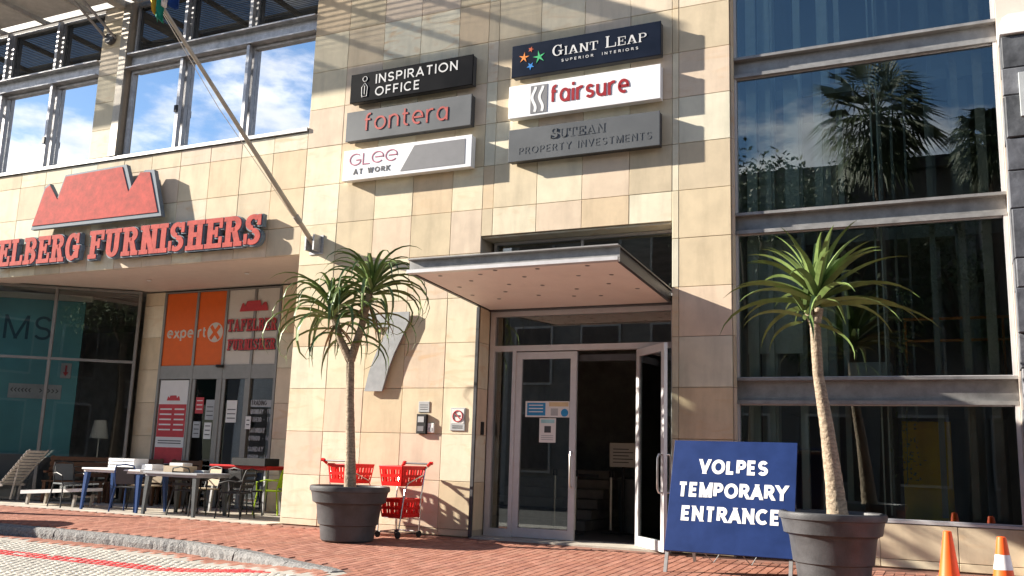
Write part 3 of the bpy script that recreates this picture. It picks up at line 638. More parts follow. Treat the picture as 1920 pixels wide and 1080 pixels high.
# stickers on the door glass
def flat(name, x0, x1, z0, z1, y, m, parent=None, t=.003): return MB().box(x0, x1, y-t, y, z0, z1).build(name, m, parent)
yg = YD+.014
st = flat('door_sticker', -6.19, -5.45, 1.835, 2.08, yg, M['paper']); tag(st, 'white and blue notice sticker on the left glass door', 'sticker')
flat('blue_block', -6.16, -5.85, 1.86, 2.055, yg-.003, M['print_blue'], st, .001); flat('sand_block', -5.79, -5.47, 2.0, 2.065, yg-.003, M['print_sand'], st, .001)
MB().lathe([(.06, 0), (.06, .002)], 20).build('blue_disc', M['print_blue'], st, (-5.53, yg-.0035, 1.905)).rotation_euler = (R(90), 0, 0)
flat('code_block', -5.76, -5.64, 1.86, 1.97, yg-.003, M['paper_grey'], st, .001)
for k in range(3): flat('text_line', -6.13, -5.89, 2.01-k*.05, 2.025-k*.05, yg-.004, M['paper'], st, .001)
st = flat('door_poster', -5.945, -5.67, 1.45, 1.82, yg, M['paper']); tag(st, 'small white mask notice below the sticker on the left door', 'notice')
flat('header', -5.92, -5.695, 1.745, 1.80, yg-.003, M['print_teal'], st, .001); flat('figure', -5.86, -5.75, 1.60, 1.70, yg-.003, M['char_txt'], st, .001)
for k in range(3): flat('text_line', -5.91, -5.71, 1.49+k*.03, 1.50+k*.03, yg-.003, M['paper_grey'], st, .001)

# ---- entrance canopy
CY = -2.12
cp = MB(); cxl, cxr = -6.86, -3.80
def cz_(y): return 3.53+.13*(y/CY)
def slab4(mb, x0, x1, y0, y1, dz0, dz1):
    mb.add([(x0,y0,cz_(y0)+dz0),(x1,y0,cz_(y0)+dz0),(x1,y1,cz_(y1)+dz0),(x0,y1,cz_(y1)+dz0),(x0,y0,cz_(y0)+dz1),(x1,y0,cz_(y0)+dz1),(x1,y1,cz_(y1)+dz1),(x0,y1,cz_(y1)+dz1)],
           [(0,3,2,1),(4,5,6,7),(0,1,5,4),(1,2,6,5),(2,3,7,6),(3,0,4,7)]); return mb
can = slab4(MB(), cxl+.05, cxr-.05, CY+.05, .34, .135, .155).build('canopy', M['steel_dark'], B)
slab4(MB(), cxl+.06, cxr-.06, CY+.06, .34, .012, .03).build('canopy_soffit', M['canopy_soffit'], can)
f_ = MB(); slab4(f_, cxl, cxr, CY+.035, CY+.05, .035, .18); slab4(f_, cxl, cxr, CY-.03, CY+.05, .18, .198); f_.build('front_fascia', M['steel'], can)
slab4(MB(), cxl, cxr, CY-.045, CY+.05, -.012, .035).build('front_lip', M['alu'], can)
for s, xa in ((0, cxl), (1, cxr-.05)):
    f_ = MB(); xo = xa+.03 if not s else xa
    slab4(f_, xo, xo+.02, CY+.055, .33, .02, .175); slab4(f_, xa, xa+.05, CY+.055, .33, .178, .197); slab4(f_, xa, xa+.05, CY+.055, .33, 0, .018)
    f_.build('side_channel', M['steel_dark'], can)
for (x, y) in [(-6.5,-1.85),(-6.2,-1.5),(-6.55,-1.2),(-5.9,-1.8),(-5.6,-1.95),(-5.75,-1.2),(-6.0,-.8),(-5.35,-1.55),(-5.3,-1.05),(-5.6,-.5),(-5.0,-1.9),(-4.9,-.75),(-4.6,-1.45),(-4.3,-1.9),(-4.35,-.95),(-4.15,-1.4),(-4.05,-.6),(-6.3,-.4),(-6.6,-.7),(-5.1,-.35),(-4.7,-.3)]:
    z = cz_(y)+.010
    MB().lathe([(.022, -.006), (.032, -.002), (.032, .001)], 12, (x, y, z)).build('downlight', M['steel'], can)

# ---- right glazed bay
YR = .20
RX0, RX1 = -2.86, .60
rz_ = [(.58, 2.03), (2.39, 4.43), (4.74, 6.78), (7.10, 10.4)]
for (a, b) in rz_:
    o = MB().box(RX0, RX0+.05, YR-.05, YR+.05, a, b).box(RX0+.05, RX1-.05, YR-.01, YR+.05, a, a+.015).box(RX0+.05, RX1-.05, YR-.01, YR+.05, b-.015, b).box(RX1-.05, RX1, YR-.07, YR+.05, a, b).build('window', M['alu'], B)
    MB().box(RX0+.05, RX1-.05, YR, YR+.01, a+.015, b-.015).build('pane', M['glass'], o)
for (a, b) in ((2.03, 2.39), (4.43, 4.74), (6.78, 7.10)):
    m_ = (a+b)/2
    MB().box(RX0, RX1, YR+.02, YR+.04, a+.05, b-.04).box(RX0, RX1, YR-.08, YR+.06, a, a+.05).box(RX0, RX1, YR-.08, YR+.06, b-.04, b).build('steel_beam', M['steel'], B)
MB().box(RX0, RX1, YR-.06, YR+.06, .545, .578).build('window_sill', M['alu'], B)
lowwall = MB().box(RX0, RX1+.3, .19, .31, -.1, .543).build('low_wall', M['core'], B)
clip_tiles([(RX0, RX1+.3, 0, .54)], [RX0+.9, RX0+1.8, RX0+2.7], [.1], lowwall, y0=.15, y1=.186)
ew = MB().box(RX1+.005, RX1+.5, .03, .6, -.1, 10.6).build('end_wall', M['soffit'], B)
# pier return beside the glazed bay
for j in range(14):
    MB().box(-2.866, -2.84, .036, .14, rowz[j]+.004, rowz[j+1]-.004).build('reveal_tile', M['tile'], wall)
# hall interior: floors behind the beams, posts, blinds, shutter, rail
for (a, b) in ((2.12, 2.30), (4.50, 4.68), (6.86, 7.02)): MB().box(-2.79, .61, 1.4, 5.15, a, b).build('floor_slab', M['inner'], hall)
for (x, w_, z0_, z1_, m_) in ((-2.74, .14, .62, 10.3, 'white_in'), (-2.46, .07, .62, 10.3, 'white_in'), (-2.20, .20, 4.75, 6.8, 'white_in'), (-2.05, .10, .62, 2.1, 'white_in'), (-1.78, .11, .62, 7.0, 'white_in'), (-1.02, .018, .62, 10.3, 'white_in'), (-.94, .018, .62, 10.3, 'white_in'), (-.33, .07, .62, 10.3, 'inner'), (.02, .09, .62, 10.3, 'dark'), (.30, .12, .62, 10.3, 'dark')):
    MB().box(x, x+w_, .50, .56, z0_, z1_).build('glazing_fin', M[m_], hall)
for (x, y, w_) in ((-2.62, .8, .22), (-2.15, 1.2, .10), (-1.85, 1.6, .16), (-1.62, 1.9, .08), (-.95, 1.0, .035), (-.80, 1.0, .035), (-.62, 1.0, .03), (-.30, 1.7, .07), (-.02, 1.4, .05), (.12, 1.5, .12), (.36, 1.1, .05)):
    MB().box(x, x+w_, y, y+w_, .03, 10.5).build('post', M['white_in'] if x < -1.5 else M['inner'], hall)
MB().box(-2.79, -2.02, .66, .70, 2.78, 4.44).build('pale_screen', M['white_in'], hall)
MB().box(-2.79, -1.7, 2.4, 2.46, 4.9, 6.8).build('pale_screen', M['white_in'], hall)
sh = MB().box(-.80, -.19, .98, 1.02, .03, 1.86).build('yellow_shutter', M['yellow'], hall)
for k in range(22): MB().box(-.79, -.20, .965, .98, .06+k*.082, .06+k*.082+.068).build('shutter_slat', M['yellow'], sh)
rl = MB()
for z in (2.95, 3.25): rl.tube([(-.7, .95, z), (.60, .95, z)], .02, 6)
for x in (-.7, .05, .5): rl.tube([(x, .95, 2.31), (x, .95, 3.27)], .018, 6)
rl.build('handrail', M['rust'], hall)
MB().box(-1.55, -.95, 1.7, 2.1, 2.305, 2.75).build('planter_box', M['white_in'], hall)
MB().box(-1.75, -1.3, 1.0, 1.6, .03, .75).build('display_plinth', M['inner'], hall)
iv = MB(); rnd = random.Random(5)
for k in range(420):
    z = rnd.uniform(1.0, 3.6); x = -.72+rnd.gauss(0, .045)*(1+.6*(3.6-z)); y = .72+rnd.gauss(0, .05); s_ = rnd.uniform(.012, .028)
    a = Vector((rnd.uniform(-1,1), rnd.uniform(-1,1), rnd.uniform(-1,1))).normalized()*s_; b = Vector((rnd.uniform(-1,1), rnd.uniform(-.4,.4), rnd.uniform(-1,1))).normalized()*s_
    c = Vector((x, y, z)); iv.add([c-a, c-b*.7, c+a, c+b*.7], [(0,1,2,3)])
iv.tube([(-.72, .72, 3.7), (-.70, .73, 2.4), (-.74, .72, 1.0)], .006, 5)
tag(iv.build('hanging_ivy', M['ivy']), 'trailing ivy hanging behind the tall right hand window', 'plant')

# ---- shop recess: angled shopfront, stone piers, doors
SA = (-19.4, -.05, 0); SRZ = math.atan2(.608, .794)
sf = MB()
for a in (0.03, 1.88, 3.62): sf.box(a-.03, a+.03, -.04, .04, .02, 4.60)
for z in (.05, 3.02, 4.575): sf.box(.06, 1.85, -.038, .038, z-.03, z+.025).box(1.91, 3.59, -.038, .038, z-.03, z+.025)
sfo = sf.build('shopfront', M['alu_dark'], B, SA, SRZ)
for (a, b) in ((.06, 1.85), (1.91, 3.59)):
    for (c, d) in ((.075, 2.99), (3.045, 4.545)): MB().box(a, b, -.004, .004, c, d).build('pane', M['shopglass'], sfo)
bd = tag(link('window_backdrop', None, None, SA, SRZ), 'teal display backdrop with large letters behind the shop window', 'display')
MB().box(-.9, 2.28, .92, .97, .9, 4.42).build('panel', M['teal'], bd); MB().box(-.9, 2.42, .88, .99, 4.425, 4.56).build('cornice', M['cream_panel'], bd)
text('MS', 'lettering', M['teal_dark'], bd, .62, 3.50, .54, .915, w=1.0, ext=.006, wt=.11)
pl_ = MB().box(.88, 1.98, .88, .90, 2.18, 2.50).build('arrow_strip', M['paper_grey'], bd); text('<<<<<<', 'lettering', M['char_txt'], pl_, .93, 2.29, .14, .878, w=.42, ext=.002, joined=True)
text('>>>>>', 'lettering', M['char_txt'], pl_, 1.52, 2.29, .14, .878, w=.40, ext=.002, joined=True)
MB().box(1.92, 2.14, .88, .90, 2.66, 3.0).build('small_card', M['paper_grey'], bd); MB().prism([(2.03,2.70),(2.09,2.80),(2.05,2.80),(2.05,2.95),(2.01,2.95),(2.01,2.80),(1.97,2.80)], .874, .878).build('red_arrow', M['print_red'], bd)
# goods seen dimly inside the angled window
g_ = thing('display_sofa', 'dim dark sofa behind the angled shop window', 'sofa', SA, SRZ)
MB().box(.1, 1.7, .25, .85, .05, .42).build('seat', M['grey_print'], g_); MB().box(.1, 1.7, .72, .86, .425, .95).build('backrest', M['grey_print'], g_)
for a in (-.02, 1.705): MB().box(a, a+.115, .25, .86, .05, .62).build('armrest', M['grey_print'], g_)
g_ = thing('floor_lamp', 'pale floor lamp inside the shop window beside the teal backdrop', 'lamp', SA, SRZ)
MB().lathe([(.14, .02), (.14, .04), (.015, .06), (.012, 1.4)], 16, (2.9, .8, 0)).build('stand', M['brass'], g_); MB().lathe([(.2, 1.35), (.13, 1.75)], 20, (2.9, .8, 0), cap=False).build('lamp_shade', M['cream_panel'], g_)
# back wall of the recess at Y = 2.35
YB = 2.35
def pier(x0, x1):
    p_ = MB().box(x0+.02, x1-.02, YB+.02, YB+.22, 0, 4.6).build('recess_pier', M['core'], B); z = 0
    while z < 4.55:
        z1_ = min(z+.717, 4.6); MB().slab(x0, x1, YB-.015, YB+.018, z+.004, z1_-.003).build('stone_tile', M['tile'], p_); z = z1_
pier(-16.56, -15.98); pier(-12.70, -11.9)
MB().box(-11.88, X0, YB+.02, YB+.2, 0, 4.6).build('recess_back_wall', M['core'], B)
df = MB()
for x in (-15.95, -15.0, -14.17, -13.40, -12.74): df.box(x-.03, x+.03, YB-.02, YB+.08, 0, 4.59)
for (a, b) in ((-15.92, -15.03), (-14.97, -14.20), (-14.14, -13.43), (-13.37, -12.77)): df.box(a, b, YB-.015, YB+.07, 2.66, 2.95).box(a, b, YB-.015, YB+.07, 4.56, 4.59)
dfo = df.build('shop_door_frame', M['alu_dark'], B)
MB().lathe([(.09, 0), (.09, .05)], 12).build('door_sensor', M['black'], dfo, (-14.2, YB-.04, 2.90))
for (a, b) in ((-15.92, -15.03), (-14.97, -14.20), (-14.14, -13.43), (-13.37, -12.77)): MB().box(a, b, YB+.03, YB+.038, .02, 2.655).build('pane', M['shopglass'], dfo)
for (a, b) in ((-14.97, -14.88), (-14.29, -14.20), (-14.14, -14.05), (-13.52, -13.43)): MB().box(a, b, YB-.005, YB+.025, .02, 2.655).build('door_stile', M['alu_dark'], dfo)
for (a, b, m_, lb) in ((-15.92, -15.03, 'orange_panel', 'left orange panel'), (-14.97, -14.20, 'orange_panel', 'right orange panel'), (-14.14, -13.43, 'cream_panel', 'left cream panel'), (-13.37, -12.77, 'cream_panel', 'right cream panel')):
    MB().box(a, b, YB+.01, YB+.03, 2.955, 4.555).build('header_panel', M[m_], dfo)
ex = thing('orange_shop_lettering', 'white lower case lettering and round emblem across the orange panels', 'sign')
text('expe', 'lettering', M['cream_panel'], ex, -15.84, 3.56, .24, YB+.008, w=.77, wt=.17, sp=.09); text('rt', 'lettering', M['cream_panel'], ex, -14.95, 3.56, .24, YB+.008, w=.24, wt=.17, sp=.09)
o = MB().lathe([(.215, 0), (.215, .004)], 28).build('emblem', M['cream_panel'], ex, (-14.46, YB+.009, 3.66)); o.rotation_euler = (R(90), 0, 0)
for s in (-1, 1): MB().bar((-14.46-s*.12, YB+.001, 3.52), (-14.46+s*.12, YB+.001-.0008*s, 3.80), .08, .003, up=(0,1,0)).build('emblem_bar', M['orange_panel'], ex)
tf = thing('cream_panel_lettering', 'red slab lettering and small mountain emblem across the cream panels', 'sign')
MTN = [(-17.30,5.60),(-17.02,6.38),(-16.90,6.44),(-16.62,6.10),(-16.45,6.58),(-14.86,6.62),(-14.62,6.08),(-14.34,6.45),(-14.09,6.43),(-13.78,5.60)]
def mtn(cx, z, k): return [((x+15.54)*k+cx, (q-5.60)*k+z) for x, q in MTN]
MB().prism(mtn(-13.42, 4.08, .22), YB-.024, YB-.022).build('mountain', M['print_red'], tf)
def slabword(s, x0, z0, wd, h, y, par, m1, m2, **kw):
    ws = [slab_glyph(c)[1] for c in s]; tot = sum(ws)+.08*(len(s)-1); x = x0
    for c, q in zip(s, ws):
        lw_ = wd*q/tot
        a = slab_letter(c, x+.008, z0-.008, lw_, h, y+.002, .001, .004).build('letter_outline', M['char_txt'], par) if m2 else None  # printed black outline, set slightly low and right of each letter
        slab_letter(c, x, z0, lw_, h, y-.006, .002).build('letter', m1, par); x += wd*(q+.08)/tot
slabword('TAFELBER', -14.10, 3.66, 1.32, .26, YB-.022, tf, M['print_red'], True); slabword('FURNISHER', -14.06, 3.26, 1.28, .23, YB-.022, tf, M['print_red'], True)
# hours poster and notices on the shop doors
po = tag(flat('hours_poster', -15.90, -15.08, .85, 2.64, YB+.024, M['paper']), 'tall red and white price poster on the shop glass left of the doors', 'poster')
flat('red_block', -15.89, -15.09, 1.42, 2.12, YB+.020, M['print_red'], po, .001); flat('red_block', -15.89, -15.09, .86, 1.20, YB+.020, M['print_red'], po, .001)
MB().prism(mtn(-15.48, 2.20, .11), YB+.016, YB+.018).build('mountain', M['print_red'], po)
for k in range(5): flat('text_line', -15.84, -15.5, 2.0-k*.11, 2.03-k*.11, YB+.0185, M['paper'], po, .001); flat('text_line', -15.42, -15.14, 2.0-k*.11, 2.03-k*.11, YB+.0185, M['paper'], po, .001)
for k in range(2): flat('text_line', -15.82, -15.16, 1.28+k*.05, 1.30+k*.05, YB+.0185, M['char_txt'], po, .001)
for (x, z, w_, h_, m_, lb) in ((-14.84, 1.93, .22, .34, 'print_red', 'small red notice on the left sliding shop door'), (-14.55, 1.80, .24, .42, 'paper_grey', 'grey notice beside the red one on the sliding shop door'), (-14.86, 1.42, .20, .34, 'paper_grey', 'lower left notice on the sliding shop door'), (-14.55, 1.40, .20, .34, 'paper', 'lower right notice on the sliding shop door'), (-13.98, 1.75, .28, .46, 'paper', 'single white notice on the right sliding shop door'), (-13.40, 1.62, .14, .26, 'paper', 'small white card on the mullion beside the hours lettering')):
    yy = YB+.026 if w_ > .15 else YB-.026
    o = tag(flat('door_notice', x, x+w_, z, z+h_, yy, M[m_]), lb, 'notice')
    for k in range(3): flat('text_line', x+.03, x+w_-.03, z+.08+k*.09, z+.10+k*.09, yy-.004, M['char_txt'] if m_ != 'print_red' else M['paper'], o, .001)
hr = thing('trading_hours_lettering', 'white opening hours lettering on the right shop glass', 'sign')
flat('header', -13.34, -12.78, 2.08, 2.22, YB+.026, M['paper_grey'], hr)
for s, z in (('TRADING', 2.11), ('MONDAY - FR', 1.93), ('08H30 - 17', 1.77), ('SATURDAY', 1.55), ('09H00 - 14', 1.39), ('SUNDAY', 1.17), ('10H00 - 14', 1.01), ('PUBLIC HOL', .80)):
    text(s, 'lettering', M['char_txt'] if z > 2.1 else M['paper_grey'], hr, -13.32, z, .10, YB+.020, w=.52 if len(s) > 8 else .40, wt=.17, ext=.002, joined=True)

# ================================================================== SLATE PILLAR (right edge)
sp = thing('slate_pillar', 'grey slate block pillar with white rounded cap at the right edge', 'pillar')
MB().box(.67, 1.8, -.33, .02, -.1, 6.6).build('core', M['core'], sp)
z = 0; k = 0
while z < 6.6:
    h_ = (.42, .55, .36, .62, .48)[k % 5]; z1_ = min(6.62, z+h_); cut = (.62+1.2*((k*.37) % 1)*.5+.35)
    MB().slab(.62+random.uniform(-.012, .012), cut, -.37+random.uniform(-.02, .02), -.335, z+.005, z1_-.005, .012).build('slate_block', M['slate'], sp)
    MB().slab(cut+.01, 1.82, -.37+random.uniform(-.02, .02), -.335, z+.005, z1_-.005, .012).build('slate_block', M['slate'], sp)
    MB().box(.62+random.uniform(-.012, .012), .665, -.33, .02, z+.005, z1_-.005).build('slate_block', M['slate'], sp)
    z = z1_; k += 1
MB().prism([(.61,6.64),(.615,6.78),(.65,6.86),(.72,6.90),(1.84,6.90),(1.84,6.64)], -.40, .02).build('cap', M['white'], sp)
o = MB().slab(.79, 1.25, -.42, -.375, 5.53, 6.10).build('pillar_sign', M['paper_grey']); tag(o, 'pale grey plate fixed to the slate pillar', 'sign')

# ================================================================== SIGNS ON THE WALL
YS = -.17
def signbox(name, label, x0, x1, z0, z1, face, side, dep=.15):
    t_ = thing(name, label, 'sign')
    MB().box(x0+.01, x1-.01, YS+.022, YS+dep, z0+.01, z1-.01).build('casing', M[side], t_); MB().slab(x0, x1, YS, YS+.02, z0, z1, .006).build('face', M[face], t_)
    for x in (x0+.3, x1-.3): MB().box(x-.04, x+.04, YS+dep+.001, -.003, z0+.12, z1-.12).build('bracket', M['steel_dark'], t_)
    return t_
kS = (13+YS)/13
def sx_(x): return x*kS
s1 = signbox('black_office_sign', 'black sign with two lines of white capitals, topmost left', sx_(-9.60), sx_(-7.14), 7.21, 7.74, 'black_sign', 'sign_side')
text('INSPIRATION', 'lettering', M['silver_txt'], s1, sx_(-9.07), 7.505, .168, YS-.001, w=1.62, wt=.145); text('OFFICE', 'lettering', M['silver_txt'], s1, sx_(-9.07), 7.275, .168, YS-.001, w=.90, wt=.145)
o = MB().tube([(-9.17+.045*math.cos(a_), YS-.006, 7.62+.045*math.sin(a_)) for a_ in [i*math.pi/8 for i in range(17)]], .007, 6).build('figure_head', M['silver_txt'], s1)
MB().tube([(-9.22,YS-.006,7.30),(-9.23,YS-.006,7.47),(-9.17,YS-.006,7.55),(-9.11,YS-.006,7.47),(-9.12,YS-.006,7.30),(-9.22,YS-.006,7.30)], .007, 6).build('figure_body', M['silver_txt'], s1)
MB().tube([(-9.17,YS-.006,7.34),(-9.17,YS-.006,7.50)], .007, 6).build('figure_line', M['silver_txt'], s1)
s2 = signbox('grey_red_letter_sign', 'grey metal sign with faded red lower case letters, middle left', sx_(-9.64), sx_(-7.14), 6.51, 7.045, 'grey_sign', 'sign_side')
text('fontera', 'lettering', M['pink_txt'], s2, sx_(-9.26), 6.655, .33, YS-.001, w=1.66, wt=.10, ext=.008, sp=.15)
s3 = signbox('white_circle_letter_sign', 'white framed sign with thin maroon letters and a grey block, bottom left', sx_(-9.65), sx_(-7.10), 5.80, 6.345, 'white_sign', 'white')
text('GLQQ', 'lettering', M['maroon_line'], s3, sx_(-9.52), 6.06, .215, YS-.001, w=.98, wt=.085, sp=.10); text('AT WORK', 'lettering', M['char_txt'], s3, sx_(-9.42), 5.90, .095, YS-.001, w=.74, wt=.2, sp=.28)
MB().prism([(sx_(-8.46),5.86),(sx_(-8.20),6.285),(sx_(-7.22),6.285),(sx_(-7.22),5.86)], YS-.004, YS-.001).build('grey_block', M['grey_print'], s3)
s4 = signbox('navy_serif_sign', 'navy sign with pale serif capitals and coloured figures, topmost right', sx_(-6.42), sx_(-3.91), 7.205, 7.75, 'navy_sign', 'sign_side')
def smallcaps(words, x0, z0, y, wd, par, m, hb, hs):
    seq = [(c, hb if i == 0 else hs) for w_ in words for i, c in enumerate(w_+' ')][:-1]
    wid = [(.45 if c == ' ' else slab_glyph(c, .16, .06, .07)[1])*(hs if c == ' ' else h_)+.16*hs for c, h_ in seq]; k = wd/sum(wid); x = x0
    for (c, h_), q in zip(seq, wid):
        if c != ' ': slab_letter(c, x, z0, (q-.16*hs)*k, h_, y, .003, 0, .16, .06, .07).build('letter', m, par)
        x += q*k
smallcaps(['GIANT', 'LEAP'], sx_(-5.70), 7.455, YS-.005, 1.58, s4, M['silver_txt'], .185, .14)
text('SUPERIOR  INTERIORS', 'lettering', M['silver_txt'], s4, sx_(-5.54), 7.345, .045, YS-.001, w=1.26, sp=.5, wt=.17)
for (x, z, r_, m_, ph) in ((-6.20, 7.52, .095, 'col_a', .2), (-6.08, 7.64, .05, 'col_d', 0), (-5.93, 7.49, .115, 'col_b', .5), (-6.08, 7.36, .07, 'col_c', .9)):
    mb = MB(); x = sx_(x)
    for i in range(5):
        a_ = ph+i*2*math.pi/5; mb.prism([(x+r_*math.cos(a_), z+r_*math.sin(a_)), (x+.022*math.cos(a_+1.57), z+.022*math.sin(a_+1.57)), (x-.022*math.cos(a_+1.57), z-.022*math.sin(a_+1.57))], YS-.004-.0006*i, YS-.001)
    mb.build('leaping_figure', M[m_], s4)
s5 = signbox('white_red_letter_sign', 'white sign with dark red lower case letters and grey square emblem, middle right', sx_(-6.45), sx_(-3.91), 6.515, 7.06, 'white_sign', 'white')
text('fairsure', 'lettering', M['red_txt'], s5, sx_(-5.72), 6.68, .30, YS-.001, w=1.30, wt=.15, ext=.006, sp=.12)
e_ = MB().box(sx_(-6.06), sx_(-5.77), YS-.006, YS-.001, 6.555, 7.015).build('emblem', M['grey_print'], s5)
for dx in (0, .125):
    q = MB(); ribbon(q, [(sx_(-6.0)+dx+.030*math.sin(i/16*2*math.pi*1.15+.5), 6.575+i*.026) for i in range(17)], .045, YS-.009, YS-.0065); q.build('emblem_curve', M['white'], e_)
s6 = signbox('grey_engraved_sign', 'grey metal sign with raised grey capitals, bottom right', sx_(-6.43), sx_(-3.92), 5.79, 6.325, 'grey_sign', 'sign_side')
smallcaps(['SUTEAN'], sx_(-5.70), 6.10, YS-.0045, .92, s6, M['grey_sign'], .16, .14)
text('PROPERTY INVESTMENTS', 'lettering', M['grey_sign'], s6, sx_(-6.24), 5.90, .115, YS-.001, w=2.16, wt=.11, ext=.0035, sp=.32)
# mountain sign
YM = -.20
mt = thing('mountain_sign', 'faded red flat topped mountain shaped sign with blue grey edge', 'sign')
kM = 1.0
def shift(poly, k, dz=0): return [(x*k, (z-1.17)*k+1.17+dz) for x, z in poly]
bp_ = shift([(x+(.07 if x > -15.5 else -.06), z+(.07 if z > 6.2 else (-.05 if z < 5.7 else .05))) for x, z in MTN], .996)
MB().prism(bp_, YM, YM+.10).build('backing', M['letter_side'], mt); MB().prism(shift([(x*1.0-.03, z+.03) for x, z in MTN], .996), YM-.012, YM-.001).build('face', M['red_face'], mt)
for x in (-16.6, -15.5, -14.4): MB().box(x-.03, x+.03, YM+.101, -.003, 5.75, 5.85).build('standoff', M['steel_dark'], mt)
# big letters
lt = thing('shop_name_letters', 'raised red slab letters with blue grey edges along the spandrel', 'sign')
def bigword(s, x0, x1, z0, h):
    ws = [slab_glyph(c)[1] for c in s]; k = (x1-x0)/(sum(ws)+.07*(len(s)-1)); x = x0
    for c, q in zip(s, ws):
        o = slab_letter(c, x, z0, q*k, h, -.14, .09, .022).build('letter', M['letter_side'], lt); slab_letter(c, x-.012, z0+.012, q*k, h, -.155, .01, -.004).build('letter_face', M['red_face'], o)
        MB().box(x+q*k*.4, x+q*k*.6, -.05, -.003, z0+.1, z0+.2).build('standoff', M['steel_dark'], o)
        x += (q+.07)*k
kl = .989
bigword('FURNISHERS', -15.72*kl-.02, -11.40*kl+.06, 4.81, .56); bigword('ELBERG', -18.46*kl, -16.02*kl, 4.81, .56); bigword('TAF', -19.85*kl, -18.56*kl, 4.81, .56)
# the number
sv = thing('house_number', 'large silver raised number seven on the sandstone wall', 'number')
MB().prism([(-8.90,3.49),(-8.09,3.49),(-8.09,3.33),(-8.20,3.08),(-8.34,2.80),(-8.45,2.50),(-8.53,2.20),(-8.87,2.20),(-8.80,2.52),(-8.68,2.84),(-8.56,3.07),(-8.46,3.25),(-8.90,3.25)], -.075, -.035).build('numeral', M['seven'], sv)
for (x, z) in ((-8.3, 3.3), (-8.7, 3.35), (-8.65, 2.35)): MB().box(x-.02, x+.02, -.035, -.003, z-.02, z+.02).build('standoff', M['steel_dark'], sv)
# small wall fittings
o = tag(MB().slab(-7.86, -7.66, -.012, -.003, 1.87, 2.04).build('wall_plaque', M['paper_grey']), 'small pale plaque above the intercom by the entrance', 'plaque')
for k in range(3): flat('text_line', -7.83, -7.69, 1.91+k*.035, 1.92+k*.035, -.0125, M['char_txt'], o, .001)
ic = thing('intercom', 'dark intercom box on the wall left of the entrance', 'intercom')
MB().slab(-7.86, -7.68, -.06, -.003, 1.53, 1.84, .01).build('body', M['black'], ic); flat('grille', -7.83, -7.72, 1.71, 1.80, -.061, M['paper_grey'], ic); flat('buttons', -7.83, -7.72, 1.57, 1.65, -.061, M['grey_print'], ic)
o = tag(MB().slab(-7.665, -7.55, -.035, -.003, 1.55, 1.70, .006).build('keypad', M['white']), 'small white keypad beside the dark intercom', 'keypad'); flat('key_panel', -7.645, -7.575, 1.57, 1.63, -.0355, M['paper_grey'], o)
ns = thing('no_smoking_sign', 'square grey no smoking plate beside the entrance', 'sign')
MB().slab(-7.27, -7.01, -.016, -.003, 1.59, 1.945, .004).build('plate', M['paper_grey'], ns); flat('panel', -7.25, -7.03, 1.70, 1.925, -.0165, M['paper'], ns)
MB().tube([(-7.14+.085*math.cos(i*math.pi/10), -.021, 1.815+.085*math.sin(i*math.pi/10)) for i in range(21)], .010, 6).build('red_ring', M['print_red'], ns)
MB().bar((-7.20, -.022, 1.875), (-7.08, -.022, 1.755), .016, .004, up=(0,1,0)).build('red_slash', M['print_red'], ns); flat('cigarette', -7.19, -7.09, 1.805, 1.83, -.0195, M['char_txt'], ns)
for k in range(2): flat('text_line', -7.23, -7.05, 1.625+k*.03, 1.64+k*.03, -.0165, M['char_txt'], ns, .001)
tag(MB().slab(-6.830, -6.808, .17, .25, 1.54, 1.74).build('door_buzzer', M['black']), 'small dark switch on the left reveal of the entrance', 'switch')

# ================================================================== FLAGPOLE
fp = thing('flagpole', 'long slanting flagpole fixed to the wall above the shop', 'flagpole')
P0, P1 = Vector((-10.09, -.10, 4.75)), Vector((-10.62, -3.6, 7.82))
MB().tube([P0, P0.lerp(P1, .45), P1], [.045, .038, .030], 10).build('pole', M['pole'], fp, smooth=True)
MB().tube([P0.lerp(P1, .10), P0.lerp(P1, .13)], .055, 10).build('collar', M['steel'], fp)
MB().slab(-10.23, -9.95, -.02, -.003, 4.58, 4.92, .004).box(-10.19, -10.16, -.22, -.021, 4.62, 4.90).box(-10.02, -9.99, -.22, -.021, 4.62, 4.90).build('bracket', M['galv'], fp)
ln = MB().tube([P0.lerp(P1, .12)+Vector((-.05, -.05, .02)), P0.lerp(P1, .6)+Vector((-.09, -.02, -.06)), P1+Vector((-.05, 0, 0))], .006, 5).build('halyard', M['paper'], fp)
fl = thing('flag', 'furled green gold and blue flag at the top of the flagpole', 'flag')
def cloth(name, m, path, wd, ph):
    vs_ = []; fs_ = []; n = len(path)
    for i, p in enumerate(path):
        for k in range(7):
            t = k/6-.5; vs_.append((p[0]+wd*t, p[1]+.05*math.sin(ph+k*1.3+i*.5), p[2]+.05*math.sin(k*.9+ph)))
    for i in range(n-1):
        for k in range(6): fs_.append((i*7+k, i*7+k+1, i*7+k+8, i*7+k+7))
    o = MB().add(vs_, fs_).build(name, m, fl, smooth=True); s_ = o.modifiers.new('solid', 'SOLIDIFY'); s_.thickness = .006
d_ = (P1-P0).normalized(); T_ = P0.lerp(P1, .985)
cloth('green_cloth', M['flag_green'], [T_+Vector((.06, -.03, .12)), T_+Vector((.09, -.04, -.06)), T_+Vector((.08, -.03, -.22)), T_+Vector((.10, -.02, -.36))], .15, 0)
cloth('gold_cloth', M['flag_gold'], [T_+Vector((-.02, -.05, .10)), T_+Vector((.0, -.06, -.08)), T_+Vector((.03, -.05, -.24))], .09, 1)
cloth('blue_cloth', M['flag_blue'], [T_+Vector((.30, .02, .25)), T_+Vector((.32, .03, .02)), T_+Vector((.34, .02, -.16))], .26, 2)
